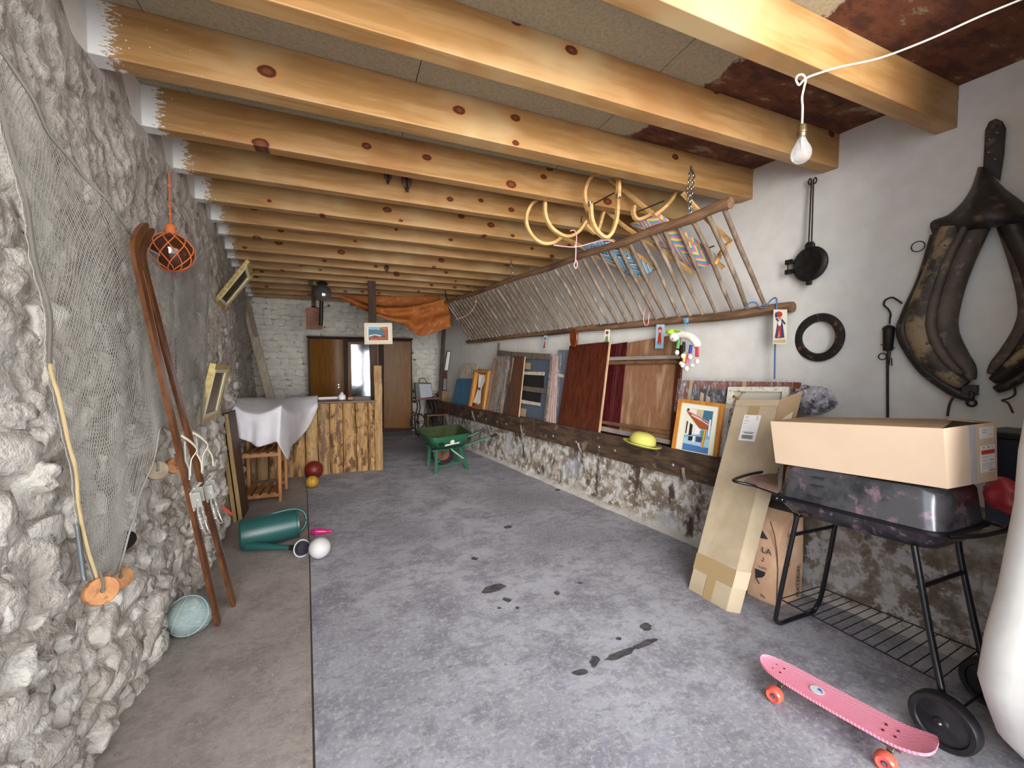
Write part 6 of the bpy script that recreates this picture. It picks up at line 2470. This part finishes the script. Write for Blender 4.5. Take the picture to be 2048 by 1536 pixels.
for x in (sx0 + .06, sx1 - .06):
    for (dx) in (0,):
        mb = MB()
        for y in (sy + .05, sy + .37):
            mb.tube(spl([(x, y, stz - .03), (x + .03, y, stz * .75), (x - .03, y, stz * .45), (x, y - .04 if y < sy + .2 else y + .04, .02)], 5), .014, 7)
        mb.tube([(x, sy + .05, stz * .6), (x, sy + .37, stz * .35)], .010, 6)
        mb.tube([(x, sy + .05, stz * .35), (x, sy + .37, stz * .6)], .010, 6)
        mb.tube([(x, sy + .01, .04), (x, sy + .41, .04)], .012, 6)
        add('iron_leg', mb, M['iron'], sm, smooth=60)
mb = MB().ring((sx0 + .03, sy + .0, stz * .42), (.25, -1, 0), .16, .014, 28, 8)
for k in range(5):
    a = k * math.pi * .4
    mb.tube([(sx0 + .03, sy, stz * .42), (sx0 + .03 + .155 * math.cos(a), sy + .04 * math.cos(a), stz * .42 + .155 * math.sin(a))], .007, 6)
add('treadle_wheel', mb, M['iron'], sm, smooth=60)
mb = MB().box(sx0 + .18, sx1 - .08, sy + .08, sy + .36, .10, .12)
add('treadle', mb, M['iron'], sm, smooth=0)
for k in range(4):
    x = lerp(sx0 + .2, sx1 - .05, k / 3)
    mb = MB().tube(spl([(x, sy - .01, stz - .05), (x + .05, sy - .01, stz * .7), (x - .02, sy - .01, stz * .5), (x + .06, sy - .01, stz * .3)], 4), .012, 6)
    add('iron_scroll', mb, M['iron'], sm, smooth=60)
rq = Quad(on_y(840, 797, 8.62), on_y(866, 794, 8.62), on_y(862, 767, 8.62), on_y(837, 767, 8.62))
rd = thing('portable_case', 'black portable case with a pale grey front and a carrying handle on the sewing table', 'case', rq.at(.5, 0))
mb = MB()
rq.box(mb, -.28, 1.02, 0, 1.04, -.14, -.004)
add('case_body', mb, M['black'], rd, smooth=0, bevel=.006)
mb = MB()
rq.box(mb, .04, .98, .02, .96, -.004, .008)
add('front_panel', mb, plain('pale_grey_front', '#9AA0A8', .45), rd, smooth=0, bevel=.003)
mb = MB().tube(spl([rq.at(.10, 1.04, -.07), rq.at(.2, 1.30, -.07), rq.at(.55, 1.34, -.07), rq.at(.75, 1.06, -.07)], 5), .010, 6)
add('carry_handle', mb, M['black'], rd, smooth=60)
ls = thing('low_stool', 'low brown wooden stool in front of the sewing machine table', 'stool', V((on_y(874, 838, 8.1).x, 8.2, 0)))
lz = on_y(874, 829, 8.1).z
lx0, lx1 = on_y(853, 830, 8.1).x, on_y(892, 830, 8.1).x
mb = MB().box(lx0, lx1, 8.1, 8.38, lz - .03, lz)
add('seat', mb, wood('reddish_seat', '#6E4026', '#5A321C', 'X', rough=.5), ls, smooth=0, bevel=.004)
for x in (lx0 + .03, lx1 - .03):
    for y in (8.13, 8.35):
        mb = MB().box(x - .018, x + .018, y - .018, y + .018, 0, lz - .03)
        add('leg', mb, M['darkwood'], ls, smooth=0)
for i, (px, lab, m) in enumerate([([(888, 742), (896, 742), (902, 702), (894, 702)], 'narrow shining framed glass leaning in the far corner', M['chrome']), ([(886, 757), (894, 757), (895, 727), (886, 727)], 'small brown panel beside the shining glass in the far corner', M['mahog']),
                                  ([(885, 780), (893, 780), (894, 757), (886, 757)], 'pale grey panel low in the far corner', M['greyplastic'])]):
    q = Quad(*[on_y(x, y, 8.80 + i * .02) for x, y in px])
    r = thing('framed_glass' if i == 0 else 'leaning_sheet', lab, 'sheet', q.at(.5, 0))
    mb = MB()
    q.box(mb, 0, 1, 0, 1, -.012, 0)
    add('sheet', mb, m, r, smooth=0)
    mb = MB()
    rail_frame(mb, q, .14, .04, -.012, .006)
    add('frame', mb, M['black'] if i == 0 else M['darkwood'], r, smooth=0)

# ---- wheelbarrow
M['green'] = plain('green_paint', '#235A40', .4)
M['green_in'] = mottled('dirty_green', '#4A5A34', '#3A4628', 9, .6, c3='#5A3A24')
NLc, NRc = on_y(861, 879, 5.55), on_y(943, 867, 5.70)
zr = (NLc.z + NRc.z) / 2
NLc, NRc = on_z(861, 879, zr), on_z(943, 867, zr)
FLc, FRc = on_z(830, 858, zr), on_z(917, 849, zr)
wbw = thing('wheelbarrow', 'small green wheelbarrow with splayed strap legs standing on the concrete', 'wheelbarrow', V(((NLc.x + FRc.x) / 2, (NLc.y + FRc.y) / 2, 0)))
mid = (NLc + NRc + FLc + FRc) / 4
zb_ = zr - .20
NLb, NRb, FLb, FRb = [lerp(mid, c, k) + V((0, 0, -.20)) for c, k in ((NLc, .62), (NRc, .74), (FLc, .62), (FRc, .74))]


def tray(off, top):
    def sh(c):
        return c + (c - mid).normalized() * off
    return [[sh(c) for c in (NLc, NRc, FRc, FLc)], [sh(c) for c in (NLb, NRb, FRb, FLb)]]


def rnd(loop, k=.16):
    out = []
    for i in range(4):
        p, a, b = loop[i], loop[i - 1], loop[(i + 1) % 4]
        p0, p1 = lerp(p, a, k), lerp(p, b, k)
        for t in (0, .33, .67, 1):
            out.append(p0 * (1 - t) ** 2 + p * 2 * t * (1 - t) + p1 * t * t)
    return out


mb = MB()
o1 = rnd([NLc, NRc, FRc, FLc])
o2 = rnd([NLb, NRb, FRb, FLb])
mb.grid([o1, [lerp(a, b, .5) for a, b in zip(o1, o2)], o2], closed=True)
mb.add(o2, [tuple(range(16))])
t_ = add('tray', mb, M['green'], wbw, smooth=40, solid=.006)
mb = MB()
i1 = [lerp(p_, mid, .02) for p_ in o1]
i2 = [lerp(p_, sum(o2, V((0, 0, 0))) / 16, .04) + V((0, 0, .006)) for p_ in o2]
mb.grid([i1, i2], closed=True)
mb.add(i2, [tuple(range(16))])
add('tray_inside', mb, M['green_in'], wbw, smooth=40)
mb = MB().tube(o1, .010, 8, closed=True)
add('rolled_rim', mb, M['green'], wbw, smooth=60)
ctr2 = lambda px, py, y: on_y(px, py, y)
lg1 = [on_z(872, 948), on_z(935, 939)]
fd = (NRc - NLc).normalized()
bd_ = (FLc - NLc).normalized()
for off in (0.0, .46):
    sh = bd_ * off
    h0 = NLb + sh * .9 + V((0, 0, -.015)) + bd_ * .05
    h1 = h0 + fd * .55
    mb = MB().bar(h0 - fd * .05, h1, .05, .03, (0, 0, 1))
    hend = on_y(982, 873, 5.82) + sh * 1.1
    mb.bar(h1 - fd * .03, hend, .05, .03, (0, 0, 1))
    add('handle_beam', mb, M['green'], wbw, smooth=0, bevel=.003)
    mb = MB().tube([hend, hend + (hend - h1).normalized() * .10], .022, 10)
    add('grip', mb, M['black'], wbw, smooth=60)
    A_, B_ = lg1[0] + sh, lg1[1] + sh
    for l0, l1 in ((h0 + fd * .02, A_), (h1 - fd * .12, B_)):
        mb = MB().bar(l0, l1, .045, .012, (0, -1, 0))
        add('leg', mb, M['green'], wbw, smooth=0)
    mb = MB()
    mb.bar(h0 + fd * .25, lerp(h0, A_, .62), .022, .010, (0, -1, 0))
    mb.bar(h0 + fd * .25, lerp(h1 - fd * .12, B_, .55), .022, .010, (0, -1, 0))
    add('brace', mb, M['green'], wbw, smooth=0)
    mb = MB().bar(lerp(h0, A_, .75), lerp(h1 - fd * .12, B_, .62), .022, .010, (0, -1, 0))
    add('stretcher', mb, M['green'], wbw, smooth=0)
wcn = lerp(NLb, FLb, .5) + fd * .21
wcn.z = .168
mb = MB().lathe(wcn, bd_, [(.03, -.03), (.10, -.03), (.11, -.04), (.155, -.035), (.168, -.015), (.168, .015), (.155, .035), (.11, .04), (.10, .03), (.03, .03)], 32, True)
add('wheel', mb, M['rubber'], wbw, smooth=40)
mb = MB().lathe(wcn, bd_, [(.0001, -.05), (.03, -.05), (.03, -.032), (.10, -.031), (.10, .031), (.03, .032), (.03, .05), (.0001, .05)], 24)
add('wheel_rim', mb, plain('rusty_red_rim', '#7A3426', .6), wbw, smooth=40)
for sg in (-.06, .06):
    mb = MB().bar(wcn + bd_ * sg, lerp(NLb, FLb, .5 + sg * 2) + fd * .1, .03, .008, bd_)
    add('wheel_fork', mb, plain('fork_red%d' % int(sg * 100 + 9), '#6E2E22', .6), wbw, smooth=0)
wbq = Quad(NLb, NRb, NRc, NLc)
mb = MB()
wbq.poly(mb, [(.30, .36), (.30, .30), (.5, .36), (.72, .40), (.74, .40), (.74, .52), (.70, .50), (.5, .46), (.33, .44)], .014, .002)
wbq.poly(mb, ell(.52, .60, .06, .16, 12), .014, .002)
o = add('white_mark', mb, PC['white'], wbw, smooth=0)
mb = MB()
wbq.poly(mb, ell(.22, .52, .08, .12, 12), .014, .002)
add('dark_badge', mb, PC['black'], wbw, smooth=0)
mb = MB().ball(h0 + fd * .25 - sh - bd_ * .0 + V((0, -.02, 0)), .012, 8, 6)
add('bolt', mb, M['steel'], wbw, smooth=180)

# ---- watering can lying on its side
M['teal'] = plain('teal_plastic', '#23514E', .35)
wc0 = on_z(486, 1107)
ca = V((.985, .17, .03)).normalized()
co_ = V((-.80, 3.86, .128))
wcan = thing('watering_can', 'dark teal plastic watering can lying on its side on the tan concrete', 'watering can', co_ + ca * .2 - V((0, 0, .128)))
mb = MB().lathe(co_, ca, [(.0001, .012), (.085, .010), (.092, .0), (.108, -.002), (.124, .012), (.128, .04), (.126, .16), (.120, .30), (.112, .405), (.118, .41), (.118, .425), (.106, .425), (.104, .41), (.118, .20)], 40)
add('can_body', mb, M['teal'], wcan, smooth=40)
hs = V((0, .25, .97)).normalized()
mb = MB().tube(spl([co_ + ca * .18 + hs * .118, co_ + ca * .30 + hs * .128, co_ + ca * .40 + hs * .125 , co_ + ca * .465 + hs * .085, co_ + ca * .485 + hs * .02, co_ + ca * .47 - hs * .04, co_ + ca * .425 - hs * .075], 6), .012, 8, up=hs)
add('loop_handle', mb, M['teal'], wcan, smooth=60)
sp0, sp1 = co_ + ca * .07 + V((0, -.11, -.06)), on_z(596, 1096, .055)
mb = MB().tube([sp0, lerp(sp0, sp1, .3), lerp(sp0, sp1, .65), lerp(sp0, sp1, .86)], [.036, .028, .022, .019], 14)
add('spout', mb, M['teal'], wcan, smooth=60)
mb = MB().tube([lerp(sp0, sp1, .84), sp1], .021, 14)
add('spout_collar', mb, M['black'], wcan, smooth=60)
rd_ = (on_z(632, 1100, .075) - sp1)
rd_.normalize()
mb = MB().lathe(sp1, rd_ + V((0, -.25, .15)), [(.020, -.004), (.03, .01), (.062, .045), (.068, .055), (.064, .060), (.056, .052), (.05, .05)], 28)
add('rose', mb, plain('white_rose_plastic', '#C9CDD2', .5), wcan, smooth=40)
mb = MB().lathe(sp1, rd_ + V((0, -.25, .15)), [(.058, .050), (.050, .085), (.0001, .088)], 20)
add('rose_plate', mb, plain('dark_rose_plate', '#24222C', .5), wcan, smooth=40)

# ---- balls and toys on the floor
gcn = on_z(636, 1124, 0)
mb = MB().ball(V((gcn.x + .01, gcn.y + .07, .080)), .080, 32, 20)
gl = thing('white_globe', 'round matt white globe ball beside the watering can rose', 'ball', V((gcn.x, gcn.y + .07, 0)))
add('globe', mb, mottled('matt_white', '#C6C4C4', '#BAB8B8', 8, .6), gl, smooth=180)

pin = thing('toy_skittle', 'shiny pink toy bowling pin lying on the concrete', 'toy', on_z(641, 1064))
pa, pb = on_z(621, 1064, .03), on_z(664, 1062, .02)
pd_ = (pb - pa)
pl_ = pd_.length
mb = MB().lathe(pa, pd_, [(.014, 0), (.020, .004), (.030, pl_ * .25), (.031, pl_ * .38), (.024, pl_ * .58), (.0135, pl_ * .74), (.0145, pl_ * .82), (.018, pl_ * .90), (.014, pl_ * .97), (.0001, pl_)], 24)
add('pin_body', mb, plain('hot_pink', '#C8286E', .25), pin, smooth=60)
mb = MB().lathe(pa, pd_, [(.0300, pl_ * .24), (.0312, pl_ * .26), (.0318, pl_ * .36), (.0300, pl_ * .38)], 24)
add('band', mb, mottled('printed_band', '#D85A9A', '#8A2A7A', 40, .3, c3='#3A3A9A'), pin, smooth=60)


def seamed(name, label, c, r, m, sm_, cat='ball', sq=(1, 1, 1), seams=8, tilt=(0, 0, 1)):
    rt = thing(name, label, cat, c - V((0, 0, r)))
    mb = MB().ball(c, r, 36, 24, s=sq)
    add('skin', mb, m, rt, smooth=180)
    mb = MB()
    a = V(tilt).normalized()
    h = V((1, 0, 0)) if abs(a.x) < .8 else V((0, 1, 0))
    b = a.cross(h).normalized()
    d = a.cross(b)
    for k in range(seams):
        an = math.pi * k / seams
        s_ = b * math.cos(an) + d * math.sin(an)
        mb.tube([V(((p_.x) * sq[0], p_.y * sq[1], p_.z * sq[2])) + c for p_ in [(a * math.cos(t) + s_ * math.sin(t)) * r * 1.002 for t in [2 * math.pi * q_ / 40 for q_ in range(40)]]], r * (.018 if cat == 'x' or seams < 4 else .03), 5, closed=True)
    add('seams', mb, sm_, rt, smooth=60)
    return rt


rb = on_z(626, 968)
seamed('red_ball', 'dark red ball on the floor against the plank counter', V((rb.x - .005, 6.02, .115)), .115, plain('dark_red_rubber', '#6E1A12', .5), plain('red_seam', '#4A0E0A', .6), seams=3, tilt=(.3, 1, .4))
yb_ = on_z(624, 978)
seamed('small_basketball', 'small yellow toy basketball in front of the dark red ball', V((yb_.x, yb_.y + .06, .074)), .074, plain('yellow_rubber', '#B98E2E', .5), plain('brown_seam', '#5A3E14', .6), seams=4, tilt=(0, .6, 1))
bc_ = on_z(378, 1283)
vb = V((bc_.x - .015, bc_.y + .085, .105))
vr = thing('volleyball', 'faded pale blue old volleyball lying at the foot of the rubble wall', 'ball', vb - V((0, 0, .105)))
mb = MB().ball(vb, .108, 36, 24, s=(1, 1, .97))
add('skin', mb, mottled('faded_blue_leather', '#7D9092', '#94A39C', 12, .7, 0, .1, 60, c3='#A3AFA4'), vr, smooth=180)
mb = MB()


def band(ax_, off, n=40, span=1.0):
    a = V(ax_).normalized()
    h = V((1, 0, 0)) if abs(a.x) < .8 else V((0, 1, 0))
    b = a.cross(h).normalized()
    d = a.cross(b)
    rr = math.sqrt(1 - off * off)
    mb.tube([vb + (a * off + (b * math.cos(t) + d * math.sin(t)) * rr) * .1080 for t in [2 * math.pi * q_ / n * span for q_ in range(n + (0 if span == 1 else 1))]], .0028, 5, closed=span == 1)


for ax_ in ((.25, .35, .9), (.9, -.1, -.3), (-.1, -.9, .4)):
    for off in (-.36, .36):
        band(ax_, off)
add('seams', mb, plain('pale_seam', '#9DAAA6', .8), vr, smooth=60)

# ---- bats hanging under the beams
M['fur'] = mottled('dark_brown_fur', '#3A1E14', '#4E2A1C', 40, .9, 0, .4, 200)
M['wingm'] = mottled('bat_wing_skin', '#6E5048', '#5A4038', 20, .5)


def bat(label, px, py, yb2, L, lean_):
    top = on_y(px, py, yb2)
    r = thing('bat', label, 'bat', top + V((0, 0, -L)), 'bats roosting under the beams')
    d = V((lean_, 0, -1)).normalized()
    mb = MB()
    P = [top + d * (L * t) for t in (.12, .25, .42, .6, .76, .86, .95, 1.0)]
    mb.tube(P, [L * k for k in (.05, .13, .185, .18, .12, .10, .075, .02)], 14, ry=[L * k for k in (.04, .10, .14, .14, .10, .09, .07, .02)], up=(0, -1, 0))
    add('bat_body', mb, M['fur'], r, smooth=180)
    for s in (-1, 1):
        mb = MB()
        sd = V((1, 0, 0)) * s
        ed = [top + d * (L * t) + sd * (L * w) + V((0, -L * k, 0)) for t, w, k in ((.10, .05, .03), (.30, .19, .10), (.55, .24, .12), (.80, .15, .12))]
        inn = [top + d * (L * t) + sd * (L * w) + V((0, -L * k, 0)) for t, w, k in ((.08, .02, .07), (.32, .05, .17), (.60, .06, .18), (.84, .05, .14))]
        bkk = [top + d * (L * t) + sd * (L * w) + V((0, L * .03, 0)) for t, w in ((.10, .04), (.30, .15), (.55, .18), (.78, .12))]
        mb.grid([spl(inn, 4), spl(ed, 4), spl(bkk, 4)])
        add('folded_wing', mb, M['wingm'], r, smooth=180, solid=.002)
        mb = MB().tube([top + d * (L * .16) + sd * (L * .04), top + sd * (L * .10) + V((0, 0, L * .03))], L * .018, 5)
        add('foot', mb, M['fur'], r, smooth=60)
        mb = MB().lathe(top + d * (L * .92) + sd * (L * .05) + V((0, -L * .03, 0)), d + sd * .35, [(L * .045, 0), (L * .035, L * .05), (L * .004, L * .12)], 8)
        add('ear', mb, M['wingm'], r, smooth=60)
    return r


bat('nearer small brown bat hanging head down from a beam edge', 775, 337, 3.52, .125, .02)
bat('second brown bat hanging head down beside the first, its ears lowest', 810, 343, 3.515, .165, .10)
bat('tiny far bat hanging under a beam before the dark post', 773, 526, 6.14, .14, 0)
